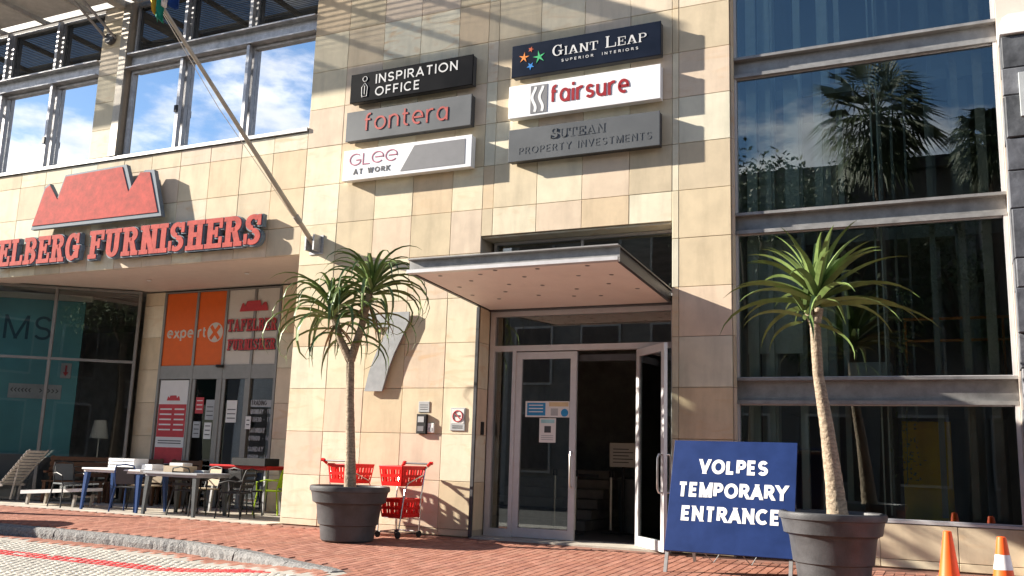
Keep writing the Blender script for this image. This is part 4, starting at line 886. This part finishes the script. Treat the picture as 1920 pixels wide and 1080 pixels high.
cloth('white_cloth', M['flag_white'], [T_+Vector((.16, -.01, .16)), T_+Vector((.17, -.01, .0)), T_+Vector((.165, -.01, -.12))], .05, 3)

# ================================================================== PLANTERS AND ALOE TREES
def planter(label, x, y):
    t_ = thing('planter', label, 'planter', (x, y, SL*y), 0, 'large charcoal pots by the entrance')
    prof = [(.36,0),(.38,.02),(.405,.22),(.43,.235),(.465,.50),(.475,.52),(.525,.545),(.545,.66),(.555,.69),(.575,.70),(.58,.735),(.575,.765),(.56,.775),(.53,.765),(.51,.70),(.49,.68)]
    MB().lathe(prof, 48).build('pot', M['pot'], t_, smooth=35)
    MB().lathe([(.505,.66),(.3,.69),(.05,.72),(.001,.72)], 32, cap=False).build('soil', M['soil'], t_, smooth=True)
    return t_
def pebbles(t_, seed):
    rnd = random.Random(seed)
    for k in range(26):
        a_, r_ = rnd.uniform(0, 6.28), rnd.uniform(.12, .46); s_ = rnd.uniform(.02, .045)
        o = MB().lathe([(.3*s_, -.5*s_), (s_, -.1*s_), (.85*s_, .35*s_), (.3*s_, .6*s_)], 7).build('pebble', M['pebble'] if k % 3 else M['soil'], t_, (r_*math.cos(a_), r_*math.sin(a_), .715-.06*r_), smooth=True)
        o.scale = (1, rnd.uniform(.6, 1), 1); o.rotation_euler = (0, 0, rnd.uniform(0, 6))
pots = [(-8.13, -1.36), (-1.40, -1.72)]
p1 = planter('charcoal pot beside the red shopping trolleys, holding the two headed aloe', *pots[0]); pebbles(p1, 1)
p2 = planter('charcoal pot in front of the blue board, holding the single headed aloe', *pots[1]); pebbles(p2, 2)
p3 = planter('charcoal pot added beyond the left edge to shade the kerb', -15.1, -2.75)  # unseen pot, added for its shadow on the kerb

def leaf_mesh(mb, base, az, elev, length, droop, width, rnd, segs=9):
    """channelled leaf with three rows of points, arching under its weight"""
    p = Vector(base); el = elev; st = length/segs; rows = []; tw = rnd.uniform(-.35, .35); az_ = az
    for i in range(segs+1):
        t = i/segs
        d = Vector((math.cos(az_)*math.cos(el), math.sin(az_)*math.cos(el), math.sin(el)))
        side = Vector((-math.sin(az_), math.cos(az_), 0)); nrm = side.cross(d)*-1
        nrm = d.cross(side)*-1 if d.cross(side).z < 0 else d.cross(side)
        side = side*math.cos(tw*t)+nrm*math.sin(tw*t)
        w_ = width*(.75+.5*min(1, t*4))*(1-t**1.6)+.003
        rows += [p-side*w_/2+nrm*w_*.22, p-nrm*w_*.05, p+side*w_/2+nrm*w_*.22, p-nrm*w_*.20]
        p = p+d*st; el -= droop/segs*(.35+1.3*t); az_ += rnd.uniform(-.05, .05)
    fs_ = []
    for i in range(segs):
        a_, b_ = i*4, (i+1)*4
        fs_ += [(a_, a_+1, b_+1, b_), (a_+1, a_+2, b_+2, b_+1), (a_+2, a_+3, b_+3, b_+2), (a_+3, a_, b_, b_+3)]
    mb.add(rows, fs_); return mb
def head(crown, c, n, length, spread, rnd, width, droop, pale, low=-.15, top=1.35):
    for i in range(n):
        t = i/(n-1)                                        # 0 = oldest, lowest leaf
        az = i*2.39996+rnd.uniform(-.2, .2); el = low+(top-low)*t**spread+rnd.uniform(-.1, .1)
        l_ = length*(1.0-.35*t)*rnd.uniform(.82, 1.1)
        base = Vector(c)+Vector((math.cos(az)*.035, math.sin(az)*.035, -.20+.24*t))
        mb = leaf_mesh(MB(), base, az, el, l_, droop*(1.15-.45*t)*rnd.uniform(.75, 1.2), width*rnd.uniform(.85, 1.15), rnd)
        mb.build('leaf', M['leaf_pale'] if rnd.random() < pale else M['leaf'], crown, smooth=True)
def rings(mb, pts, rad, n=12, step=.055, amp=.028):
    """trunk with ring scars along a polyline"""
    P = [Vector(p) for p in pts]; out = []; rr = []
    for i in range(len(P)-1):
        m_ = max(2, int((P[i+1]-P[i]).length/step))
        for k in range(m_):
            t = k/m_; out.append(P[i].lerp(P[i+1], t)); rr.append((rad[i]+(rad[i+1]-rad[i])*t)*(1+amp*((k % 2)*2-1)*random.uniform(.4, 1)))
    out.append(P[-1]); rr.append(rad[-1]); return mb.tube(out, rr, n)
x, y = pots[0]; g0 = SL*y
a1 = thing('aloe_tree', 'two headed aloe tree with long drooping leaves in the pot by the trolleys', 'aloe tree', (x, y, g0), 0, 'potted aloe trees')
tr = rings(MB(), [(0.0,0,.70),(-.03,0,1.2),(-.10,.0,2.0),(-.15,.02,2.62)], [.092,.074,.060,.058]).build('trunk', M['bark'], a1, smooth=True)
rings(MB(), [(-.15,.02,2.60),(-.33,-.05,2.95),(-.44,-.08,3.30)], [.066,.055,.05]).build('branch', M['bark'], tr, smooth=True)
rings(MB(), [(-.15,.02,2.60),(-.02,.06,3.10),(.10,.08,3.72)], [.066,.055,.05]).build('branch', M['bark'], tr, smooth=True)
cr = link('crown', None, a1); rnd = random.Random(11)
head(cr, (-.46,-.09,3.42), 46, 1.50, .8, rnd, .064, 3.5, .10, low=.15, top=1.2)
cr2 = link('crown', None, a1)
head(cr2, (.11,.08,3.80), 44, 1.42, .8, rnd, .064, 3.5, .14, low=.15, top=1.2)
rnd2 = random.Random(3)
for k in range(9):
    t = k/8; leaf_mesh(MB(), (-.22-.2*t, .0-.07*t, 2.85+.42*t), k*2.4+rnd2.uniform(-.3, .3), .15, 1.2, 2.5, .058, rnd2).build('leaf', M['leaf'], cr, smooth=True)
for k in range(5):
    leaf_mesh(MB(), (-.40, -.07, 3.15), k*1.3, -.6, .7, 1.0, .04, rnd2).build('dry_leaf', M['leaf_dry'], cr, smooth=True)
    leaf_mesh(MB(), (.08, .07, 3.45), k*1.3+.5, -.6, .7, 1.0, .04, rnd2).build('dry_leaf', M['leaf_dry'], cr2, smooth=True)
for k in range(10):                                          # old leaves hanging along the right branch
    t = k/9; leaf_mesh(MB(), (-.05+.13*t, .07, 3.05+.6*t), k*2.4+rnd2.uniform(-.3, .3), .4, 1.25, 3.2, .058, rnd2).build('leaf', M['leaf'], cr2, smooth=True)
x, y = pots[1]; g0 = SL*y
a2 = thing('aloe_tree', 'single headed aloe tree with stiff arching leaves in the pot by the blue board', 'aloe tree', (x, y, g0), 0, 'potted aloe trees')
rings(MB(), [(.06,0,.70),(.03,0,1.1),(-.03,0,1.7),(-.11,0,2.3),(-.13,0,2.85)], [.118,.098,.078,.060,.062]).build('trunk', M['bark'], a2, smooth=True)
rings(MB(), [(-.13,0,2.83),(-.20,-.02,3.05)], [.05,.045]).build('branch', M['bark'], a2, smooth=True); rings(MB(), [(-.13,0,2.83),(-.08,0,3.08)], [.055,.05]).build('branch', M['bark'], a2, smooth=True)
cr = link('crown', None, a2); rnd = random.Random(23)
head(cr, (-.10,0,3.30), 44, 1.30, .95, rnd, .088, 1.35, .45, low=.05, top=1.25)
head(cr, (-.24,-.03,3.10), 12, .85, 1.0, rnd, .078, 1.7, .4, low=-.2)

# ================================================================== TROLLEYS
def trolley(label, x, y, rz):
    t_ = thing('basket_trolley', label, 'trolley', (x, y, SL*y), rz, 'red basket trolleys by the wall')
    def basket(z, zt, k0, k1, nm, yb=0):
        h = zt-z; w0, w1, d0, d1 = .25*k0, .285*k1, .185*k0, .215*k1; th = .012
        def wallp(a, b, c, d):
            mb = MB(); A_, B_, C_, D_ = [Vector(q) for q in (a, b, c, d)]; n_ = (B_-A_).cross(D_-A_).normalized()*th
            return mb.add([A_, B_, C_, D_, A_+n_, B_+n_, C_+n_, D_+n_], [(0,1,2,3),(7,6,5,4),(0,4,5,1),(1,5,6,2),(2,6,7,3),(3,7,4,0)])
        lo = [(-w0,-d0+yb,z),(w0,-d0+yb,z),(w0,d0+yb,z),(-w0,d0+yb,z)]; hi = [(-w1,-d1+yb,zt),(w1,-d1+yb,zt),(w1,d1+yb,zt),(-w1,d1+yb,zt)]
        b_ = MB().hprism([(p[0], p[1]) for p in lo], z-.006, z+.006).build(nm, M['trolley_red'], t_)
        for i in range(4):
            j = (i+1) % 4; L0, L1, H0, H1 = [Vector(q) for q in (lo[i], lo[j], hi[i], hi[j])]
            # side built as rails and uprights, so light falls through the openings
            def at(u, v): return (L0.lerp(L1, u)).lerp(H0.lerp(H1, u), v)
            nU = 8 if i % 2 == 0 else 5; mb = MB()
            for (v0, v1) in ((0, .20), (.44, .58), (.84, 1)): 
                s_ = wallp(at(0, v0), at(1, v0), at(1, v1), at(0, v1)); mb.add(s_.v, s_.f)
            for u in range(nU+1):
                uc = u/nU; ua, ub = max(0, uc-.036), min(1, uc+.036)
                for (v0, v1) in ((.20, .44), (.58, .84)):
                    s_ = wallp(at(ua, v0), at(ub, v0), at(ub, v1), at(ua, v1)); mb.add(s_.v, s_.f)
            mb.build('basket_side', M['trolley_red'], b_)
        rim = MB().tube([Vector(hi[0]), Vector(hi[1]), Vector(hi[2]), Vector(hi[3]), Vector(hi[0])], .014, 6).build('basket_rim', M['trolley_red'], b_)
    basket(.76, 1.04, .98, 1, 'basket'); basket(.30, .56, .90, .92, 'basket')
    fr_ = MB()
    for s in (-1, 1):
        fr_.tube([(.20, s*.21, .05), (.18, s*.235, .60), (.25, s*.24, 1.0), (.36, s*.235, 1.09)], .011, 7)
        fr_.tube([(-.28, s*.19, .05), (-.22, s*.235, .70), (-.15, s*.235, .80), (.20, s*.24, .92)], .010, 7)
        fr_.tube([(-.28, s*.19, .09), (.20, s*.21, .09)], .010, 6)
    fr_.tube([(-.28,-.19,.09),(-.28,.19,.09)], .010, 6).tube([(.20,-.21,.09),(.20,.21,.09)], .010, 6).tube([(-.1,-.23,.28),(-.1,.23,.28)], .009, 6)
    fr_.build('frame', M['chrome'], t_, smooth=True)
    MB().tube([(.36, -.25, 1.09), (.36, .25, 1.09)], .014, 8).build('handle', M['steel_dark'], t_, smooth=True)
    for s in (-1, 1): MB().tube([(.30, s*.24, 1.05), (.37, s*.245, 1.10), (.375, s*.28, 1.10)], [.022, .03, .026], 8).build('handle_end', M['trolley_red'], t_, smooth=True)
    for (a_, b_) in ((-.28, -.19), (-.28, .19), (.20, -.21), (.20, .21)):
        MB().lathe([(.02, -.016), (.05, -.014), (.05, .014), (.02, .016)], 14).build('wheel', M['rubber'], t_, (a_, b_, .052)).rotation_euler = (R(90), 0, 0)
    return t_
trolley('red two basket trolley in full view right of the potted aloe', -7.74, -.58, R(84))
trolley('red two basket trolley half hidden behind the potted aloe', -8.72, -.52, R(-97))

# ================================================================== BLUE BOARD
bo = thing('pavement_sign', 'blue folding board with white capitals standing beside the open door', 'sign', (-2.55, -1.86, SL*-1.86))
tl = R(-20)
def lean(o): o.rotation_euler.x = tl; return o
fb = MB().slab(-.76, .73, -.012, .012, .255, 1.64, .004).build('panel', M['board_blue'], bo); lean(fb)
for s, wd, z in (('VOLPES', .82, 1.215), ('TEMPORARY', 1.30, .92), ('ENTRANCE', 1.16, .625)):
    o = text(s, 'lettering', M['board_txt'], bo, -.01, 0, .185, 0, w=wd, align='CENTER', wt=.225, ext=.002, sp=.12)
    o.location = Matrix.Rotation(tl, 4, 'X') @ Vector((-.01, -.013, z)); lean(o)
lean(MB().box(-.75, -.71, .013, .05, .0, 1.62).box(.68, .72, .013, .05, .0, 1.62).box(-.71, .68, .013, .05, 1.57, 1.62).build('front_frame', M['steel'], bo))
b_ = MB().bar((-.66, 1.12, .03), (-.66, .60, 1.49), .035).bar((.63, 1.12, .03), (.63, .60, 1.49), .035).bar((-.642, 1.03, .28), (.612, 1.03, .28), .03).build('rear_frame', M['steel'], bo)
for x in (-.3, .15): MB().tube([(x, .12, .25), (x+.03, .5, .10), (x+.06, 1.01, .27)], .005, 5).build('restraint_cord', M['paper_grey'], bo)

# ================================================================== CONES
def cone(label, x, y, band):
    t_ = thing('traffic_cone', label, 'traffic cone', (x, y, SL*y), 0, 'orange traffic cones by the right window')
    q = .19; MB().hprism([(q*math.cos(R(a_))*(1.25 if a_ % 90 else 1.0), q*math.sin(R(a_))*(1.25 if a_ % 90 else 1.0)) for a_ in range(0, 360, 45)], 0, .035).build('base', M['orange_cone'], t_)
    if band:
        MB().lathe([(.135,.035),(.125,.06),(.085,.36)], 28, cap=False).build('lower_body', M['orange_cone'], t_, smooth=35); MB().lathe([(.087,.36),(.066,.50)], 28, cap=False).build('reflective_band', M['cone_white'], t_, smooth=True)
        MB().lathe([(.064,.50),(.046,.64),(.040,.665),(.03,.67)], 28).build('tip', M['orange_cone'], t_, smooth=35)
    else: MB().lathe([(.135,.035),(.125,.06),(.043,.66),(.038,.69),(.028,.695)], 28).build('body', M['orange_cone'], t_, smooth=35)
cone('plain orange traffic cone', -.225, -2.35, False); cone('orange traffic cone with a white band', .255, -2.35, True)

# ================================================================== LOBBY THINGS
def stanchion(label, x, y):
    t_ = thing('barrier_post', label, 'barrier post', (x, y, .012), 0, 'belt barrier posts in the lobby')
    MB().lathe([(.17, 0), (.17, .015), (.06, .04), (.03, .05)], 24).build('base', M['steel_dark'], t_, smooth=35); MB().lathe([(.028, .05), (.028, .92)], 14).build('post', M['brass'], t_, smooth=35); MB().lathe([(.034, .92), (.034, 1.02), (.02, 1.03)], 14).build('belt_head', M['black'], t_)
    return t_
stanchion('bright barrier post in the middle of the doorway', -5.50, 2.5); stanchion('barrier post seen through the left glass door', -6.45, 2.3); o = stanchion('dark barrier post with a white tag left in the doorway', -5.95, 2.0)
MB().box(-5.90, -5.55, 2.0, 2.01, .93, .98).build('barrier_belt', M['black']); tag(bpy.data.objects['barrier_belt'], 'black belt between the two doorway barrier posts', 'belt')
flat('tag_card', -.04, .04, .70, .92, -.04, M['paper'], o)
bn = thing('lobby_bin', 'dark round bin under the lobby notice', 'bin', (-5.22, 2.75, .012))
MB().lathe([(.20, 0), (.24, .88), (.25, .90), (.22, .92), (.05, .94)], 24).build('bin_body', M['gunmetal'], bn, smooth=35)
nb = thing('lobby_notice', 'cream notice board on the stand behind the doorway', 'notice', (-5.26, 2.42, .012))
MB().slab(-.24, .24, -.01, .01, 1.10, 1.50).build('board', M['cream_panel'], nb); MB().box(-.02, .02, .012, .03, 0, 1.48).box(-.18, .18, -.1, .14, 0, .015).build('stand', M['black'], nb)
for k in range(5): flat('text_line', -.18, .18 if k % 2 else .1, 1.17+k*.055, 1.185+k*.055, -.0105, M['char_txt'], nb, .001)
wn = tag(MB().slab(-5.42, -5.08, 3.6, 3.612, 1.66, 2.02).build('framed_notice', M['paper']), 'grey framed notice hanging in the dark lobby', 'notice')
flat('print', -5.36, -5.14, 1.74, 1.95, 3.599, M['char_txt'], wn, .001); MB().box(-5.27, -5.23, 3.62, 3.66, .013, 2.0).build('stand', M['black'], wn)

# ================================================================== FURNITURE OF THE SHOP
def table(name, label, x0, x1, y0, y1, h, mt_, ml, legw=.055, taper=.6, lip=None):
    t_ = thing(name, label, 'table', ((x0+x1)/2, (y0+y1)/2, .004)); a, b = (x1-x0)/2, (y1-y0)/2
    MB().brick(-a, a, -b, b, h-.03, h, .008).box(-a+.03, a-.03, -b+.03, b-.03, h-.075, h-.032).build('table_top', M[mt_], t_)
    for sx0 in (-1, 1):
        for sy0 in (-1, 1):
            cx, cy = sx0*(a-.08), sy0*(b-.08); w0, w1 = legw, legw*taper
            q = [(cx-w0/2, cy-w0/2), (cx+w0/2, cy-w0/2), (cx+w0/2, cy+w0/2), (cx-w0/2, cy+w0/2)]; ex_, ey_ = sx0*.035, sy0*.035
            p = [(cx+ex_-w1/2, cy+ey_-w1/2), (cx+ex_+w1/2, cy+ey_-w1/2), (cx+ex_+w1/2, cy+ey_+w1/2), (cx+ex_-w1/2, cy+ey_+w1/2)]
            MB().add([(u, v, 0) for u, v in p]+[(u, v, h-.078) for u, v in q], [(0,3,2,1),(4,5,6,7),(0,1,5,4),(1,2,6,5),(2,3,7,6),(3,0,4,7)]).build('leg', M[ml], t_)
    return t_
table('white_table', 'white topped table with blue metal legs at the front of the shop recess', -15.12, -13.62, -.12, .66, .77, 'white', 'blue_metal', .085, .45)
table('grey_table', 'grey topped table with gunmetal legs beside the blue legged table', -13.50, -12.22, -.16, .72, .75, 'grey_top', 'gunmetal', .09, .55)
table('red_table', 'tall red table with silver legs near the shop doors', -13.35, -11.95, 1.35, 1.95, .90, 'red_metal', 'galv', .045, .9)
def chair(label, x, y, rz, ms, mf, back='panel', group='cafe chairs among the tables'):
    t_ = thing('cafe_chair', label, 'chair', (x, y, .004), rz, group)
    MB().brick(-.21, .21, -.21, .21, .43, .455, .008).build('seat', M[ms], t_)
    for sx0 in (-1, 1):
        MB().tube([(sx0*.20, .20, .43), (sx0*.24, .27, 0)], .014, 7).build('leg', M[mf], t_); MB().tube([(sx0*.19, -.19, .43), (sx0*.22, -.24, 0)], .014, 7).build('leg', M[mf], t_)
    MB().tube([(-.19, .19, .44), (-.20, .26, .72), (-.17, .285, .83), (0, .29, .86), (.17, .285, .83), (.20, .26, .72), (.19, .19, .44)], .014, 7).build('back_frame', M[mf], t_, smooth=True)
    if back == 'panel': MB().add([(-.18,.215,.50),(.18,.215,.50),(.17,.275,.81),(-.17,.275,.81),(-.18,.230,.50),(.18,.230,.50),(.17,.290,.81),(-.17,.290,.81)], [(0,1,2,3),(7,6,5,4),(0,4,5,1),(1,5,6,2),(2,6,7,3),(3,7,4,0)]).build('backrest', M[ms], t_)
    else:
        for k in range(3): MB().bar((-.185, .225+.022*k, .55+.1*k), (.185, .225+.022*k, .55+.1*k), .012, .05).build('back_slat', M[ms], t_)
    for sx0 in (-1, 1): MB().tube([(sx0*.20, .225, .63), (sx0*.25, .0, .65), (sx0*.23, -.20, .60), (sx0*.205, -.2, .44)], .012, 6).build('armrest', M[mf], t_, smooth=True)
    return t_
chair('black chair at the left end of the blue legged table', -15.75, .15, R(75), 'gunmetal', 'black')
chair('beige woven chair behind the blue legged table', -14.55, .95, R(8), 'wicker', 'black')
chair('dark chair with blue frame under the blue legged table', -14.1, .15, R(200), 'gunmetal', 'blue_metal')
chair('beige woven chair behind the grey table', -13.15, 1.0, R(-10), 'wicker', 'black')
chair('black chair pushed under the front of the grey table', -12.75, .25, R(185), 'black', 'black', 'slats')
chair('black slat back chair at the right end of the grey table', -11.72, .30, R(-80), 'black', 'black', 'slats')
chair('black chair in front of the red table', -12.1, 1.0, R(170), 'black', 'black')
chair('lime green chair beside the sandstone pier', -12.02, 1.62, R(-75), 'lime', 'lime')
def bench(label, x, y, rz, wd=1.2):
    t_ = thing('wooden_bench', label, 'bench', (x, y, .004), rz)
    for k in range(4): MB().box(-wd/2, wd/2, -.22+k*.115, -.22+k*.115+.10, .42, .445).build('seat_slat', M['wood'], t_)
    for k in range(4): MB().box(-wd/2, wd/2, .26+k*.012, .285+k*.012, .52+k*.11, .52+k*.11+.085).build('back_slat', M['wood'], t_)
    for s in (-1, 1):
        MB().box(s*(wd/2-.05)-.03, s*(wd/2-.05)+.03, -.2, -.14, 0, .419).build('leg', M['wood'], t_); MB().bar((s*(wd/2-.05), .27, 0), (s*(wd/2-.05), .325, .95), .05).build('leg', M['wood'], t_)
        MB().box(s*(wd/2-.05)-.03, s*(wd/2-.05)+.03, -.22, .26, .60, .64).build('armrest', M['wood'], t_)
bench('dark slatted wooden bench below the angled shop window', -16.95, 1.30, R(37)); bench('dark wooden bench between the shop window and the poster', -15.9, 1.85, R(5), 1.0); bench('dark wooden bench below the price poster', -14.75, 1.85, R(-4), .9)
# loungers
def lounger(label, x, y, rz, up, m, L_=1.25):
    t_ = thing('sun_lounger', label, 'sun lounger', (x, y, .004), rz)
    for s in (-1, 1): MB().bar((-.1, s*.29, .33), (L_, s*.29, .33), .035, .05).build('side_rail', M[m], t_)
    n = int(L_/.09)
    for k in range(n): MB().box(k*.09, k*.09+.065, -.27, .27, .335, .352).build('seat_slat', M[m], t_)
    c, s_ = math.cos(up), math.sin(up)
    for k in range(11):
        a = .05+k*.085; MB().bar((-a*c, -.29, .35+a*s_), (-a*c, .29, .35+a*s_), .06, .016, up=(s_, 0, c)).build('back_slat', M[m], t_)
    for s in (-1, 1): MB().bar((0, s*.25, .335), (-.98*c, s*.25, .335+.98*s_), .03, .02).build('back_rail', M[m], t_)
    for (a, b) in ((.0, .28), (.0, -.28), (L_-.1, .28), (L_-.1, -.28)): MB().bar((a, b, .31), (a+.04, b, 0), .035).build('leg', M[m], t_)
    MB().bar((-.55*c, .2, .33+.55*s_), (-.25, .2, .05), .025).build('prop', M[m], t_)
lounger('grey slatted sun lounger with its back raised at the left edge', -17.95, .55, R(188), R(48), 'greywood')
lg = thing('low_lounger', 'low white lounger lying in front of the black chair', 'sun lounger', (-16.2, .38, .004), R(4))
MB().add([(-.75,-.3,.20),(.75,-.3,.30),(.75,.3,.30),(-.75,.3,.20),(-.75,-.3,.27),(.75,-.3,.36),(.75,.3,.36),(-.75,.3,.27)], [(0,3,2,1),(4,5,6,7),(0,1,5,4),(1,2,6,5),(2,3,7,6),(3,0,4,7)]).build('bed', M['white'], lg)
for (a, b) in ((-.6, .22), (-.6, -.22), (.6, .22), (.6, -.22)): MB().bar((a, b, .23), (a-.03, b, 0), .05).build('leg', M['greywood'], lg)
# goods on the tables
cr_ = thing('white_crate', 'white slatted crate on the blue legged table', 'crate', (-14.45, .36, .775))
for k in range(3):
    for s in (-1, 1): MB().box(-.33, .33, s*.17-.008, s*.17+.008, .015+k*.062, .06+k*.062).build('slat', M['white'], cr_)
for s in (-1, 1): MB().box(s*.32-.012, s*.32+.012, -.16, .16, 0, .19).build('end_panel', M['white'], cr_)
MB().box(-.30, .30, -.155, .155, .002, .012).build('crate_floor', M['white'], cr_)
o = tag(MB().brick(-13.98, -13.72, .25, .55, .776, .87, .01).build('white_box', M['white']), 'plain white box right of the slatted crate', 'box')
ob_ = thing('open_box', 'open cardboard box on the left of the grey table', 'box', (-13.05, .28, .756))
for (a, b, c, d) in ((-.24, -.225, -.17, .17), (.225, .24, -.17, .17), (-.224, .224, -.17, -.155), (-.224, .224, .155, .17)): MB().box(a, b, c, d, 0, .11).build('box_side', M['card'], ob_)
MB().box(-.22, .22, -.15, .15, .002, .01).build('box_bottom', M['card'], ob_)
o = tag(MB().brick(-13.2, -12.88, .16, .40, .868, .92, .006).build('magazine_pile', M['paper']), 'pile of white papers lying on the cardboard box', 'papers')
o = tag(MB().brick(-12.78, -12.55, .36, .52, .756, .80, .006).build('small_tray', M['paper_grey']), 'small pale tray at the back of the grey table', 'tray')
bk = thing('black_crate', 'black crate on the red table', 'crate', (-12.35, 1.5, .905))
for s in (-1, 1): MB().box(-.40, .40, s*.2-.01, s*.2+.01, 0, .14).build('crate_side', M['black'], bk); MB().box(s*.39-.01, s*.39+.01, -.188, .188, 0, .14).build('crate_end', M['black'], bk)
MB().box(-.378, .378, -.188, .188, .002, .012).build('crate_floor', M['black'], bk)

# ================================================================== ACROSS THE STREET (seen in the glass)
ob2 = thing('opposite_building', 'grey and white terrace across the street, seen only in the windows', 'building')
MB().box(-17, 9, -30, -21.2, -.7, 11.6).build('wall', M['render_grey'], ob2); MB().box(-17.3, 9.3, -30.2, -20.9, 11.6, 12.0).build('roof', M['roof_dark'], ob2)
for k in range(3):
    for j in range(9):
        x, z = -16.6+j*2.9, .8+k*3.5
        f = MB().box(x-.1, x+1.6, -21.17, -21.1, z-.1, z+2.3).build('window', M['render_white'], ob2); MB().box(x, x+1.5, -21.09, -21.07, z, z+2.2).build('pane', M['roof_dark'], f)
ob3 = thing('opposite_house', 'low white house across the street on the left, seen only in the glass', 'building')
MB().box(-38, -17.6, -33, -24, -.7, 6.0).build('wall', M['render_white'], ob3); MB().prism([(-38.4, 6.0), (-17.4, 6.0), (-19.6, 8.2), (-36, 8.2)], -33.2, -23.8).build('roof', M['roof_dark'], ob3)
for j in range(5): MB().box(-36.5+j*3.5, -35+j*3.5, -23.98, -23.9, 1.0, 3.6).build('window', M['roof_dark'], ob3)
def fan_palm(label, x, y, h, seed, K=1.0):
    rnd = random.Random(seed); t_ = thing('fan_palm', label, 'palm tree', (x, y, -.6), 0, 'tall palms across the street')
    MB().tube([(0,0,0),(.15,0,h*.4),(.1,.1,h*.8),(0,0,h)], [.34,.22,.18,.17], 10).build('trunk', M['palm_bark'], t_, smooth=True)
    mb = MB()
    for k in range(46):
        az = k*2.4+rnd.uniform(-.2, .2); el = 1.2-2.7*(k/46)+rnd.uniform(-.15, .15); st = rnd.uniform(.55, 1.0)*K
        d = Vector((math.cos(az)*math.cos(el), math.sin(az)*math.cos(el), math.sin(el))); c = Vector((0, 0, h))+d*st; sd = Vector((-math.sin(az), math.cos(az), 0)); nn = sd.cross(d)
        mb.tube([(0, 0, h), c], .02, 4)
        for i in range(17):
            a_ = (i/16-.5)*2.9; v = d*math.cos(a_)+sd*math.sin(a_)*.9; e = c+v*rnd.uniform(.95, 1.35)*K+Vector((0, 0, -.45)); m_ = c+v*.55*K
            mb.add([c, m_+sd.cross(v)*0+Vector((.045, .045, 0)), e, m_-Vector((.045, .045, 0))], [(0,1,2,3)])
    mb.build('crown', M['palm_leaf'], t_)
fan_palm('tallest fan palm across the street, mirrored in the upper right window', -2.3, -19.0, 13.6, 1, 1.3); fan_palm('second fan palm across the street at the right', 1.1, -19.6, 12.6, 2, .8)
def leafy_tree(label, x, y, h, rx, rz, seed):
    rnd = random.Random(seed); t_ = thing('street_tree', label, 'tree', (x, y, -.6), 0, 'leafy trees across the street')
    tr_ = MB().tube([(0,0,0),(.1,.05,h*.3),(-.1,0,h*.55)], [.28,.2,.14], 8).build('trunk', M['palm_bark'], t_, smooth=True)
    lim = MB(); mb = MB(); cl_ = []
    for k in range(16):
        a_ = k*2.4; r_ = rnd.uniform(.35, .95); c = Vector((math.cos(a_)*rx*r_, math.sin(a_)*rx*r_, h-rz+rnd.uniform(-.75, .75)*rz)); cl_.append((c, rnd.uniform(.35, .6)*rx)); lim.tube([(-.1,0,h*.5), c*.5+Vector((0,0,h*.3)), c], [.09,.06,.02], 5)
    lim.build('limbs', M['palm_bark'], t_)
    for c, r_ in cl_:
        for k in range(380):
            d = Vector((rnd.gauss(0,1), rnd.gauss(0,1), rnd.gauss(0,.7))).normalized()*r_*rnd.uniform(.4, 1.05); p = c+d; s_ = rnd.uniform(.05, .12)
            a_ = Vector((rnd.uniform(-1,1), rnd.uniform(-1,1), rnd.uniform(-1,1))).normalized()*s_; b_ = Vector((rnd.uniform(-1,1), rnd.uniform(-1,1), rnd.uniform(-1,1))).normalized()*s_*.6
            mb.add([p-a_, p-b_, p+a_, p+b_], [(0,1,2,3)])
    mb.build('crown', M['palm_leaf'], t_)
leafy_tree('broad leafy tree across the street, left of the tall palm', -6.4, -18.5, 12.6, 2.6, 3.6, 5); leafy_tree('dense leafy tree across the street, behind the tall palm', -3.4, -20.0, 11.6, 2.4, 3.4, 6); leafy_tree('leafy tree across the street, right of the tall palm', .2, -20.2, 11.4, 2.2, 3.2, 7)
# wooded hillside behind the terrace
hv = []; hf = []; nxh, nyh = 60, 8
for j in range(nyh+1):
    for i in range(nxh+1):
        x = -700+i*1400/nxh; y = -120-j*60; zz = -1+j/nyh*(60+22*math.sin(i*.31)+14*math.sin(i*.83+1))+random.uniform(-2, 2)*(j > 0); hv.append((x, y, zz))
for j in range(nyh):
    for i in range(nxh): a = j*(nxh+1)+i; hf.append((a+1, a, a+nxh+1, a+nxh+2))
tag(MB().add(hv, hf).build('hill', M['hill'], smooth=True), kind='structure')
# unseen tapered pole, added so that its shadow lies along the pavement
lp = thing('shadow_pole', 'stout tapered pole added beyond the left edge to shadow the pavement', 'pole', (-19.3, -2.35, SL*-2.35))
MB().tube([(0,0,0),(0,0,1.0),(0,0,2.9)], [.30,.22,.05], 14).build('shaft', M['gunmetal'], lp, smooth=True); MB().lathe([(.36,0),(.36,.04),(.30,.06)], 16).build('base', M['gunmetal'], lp)
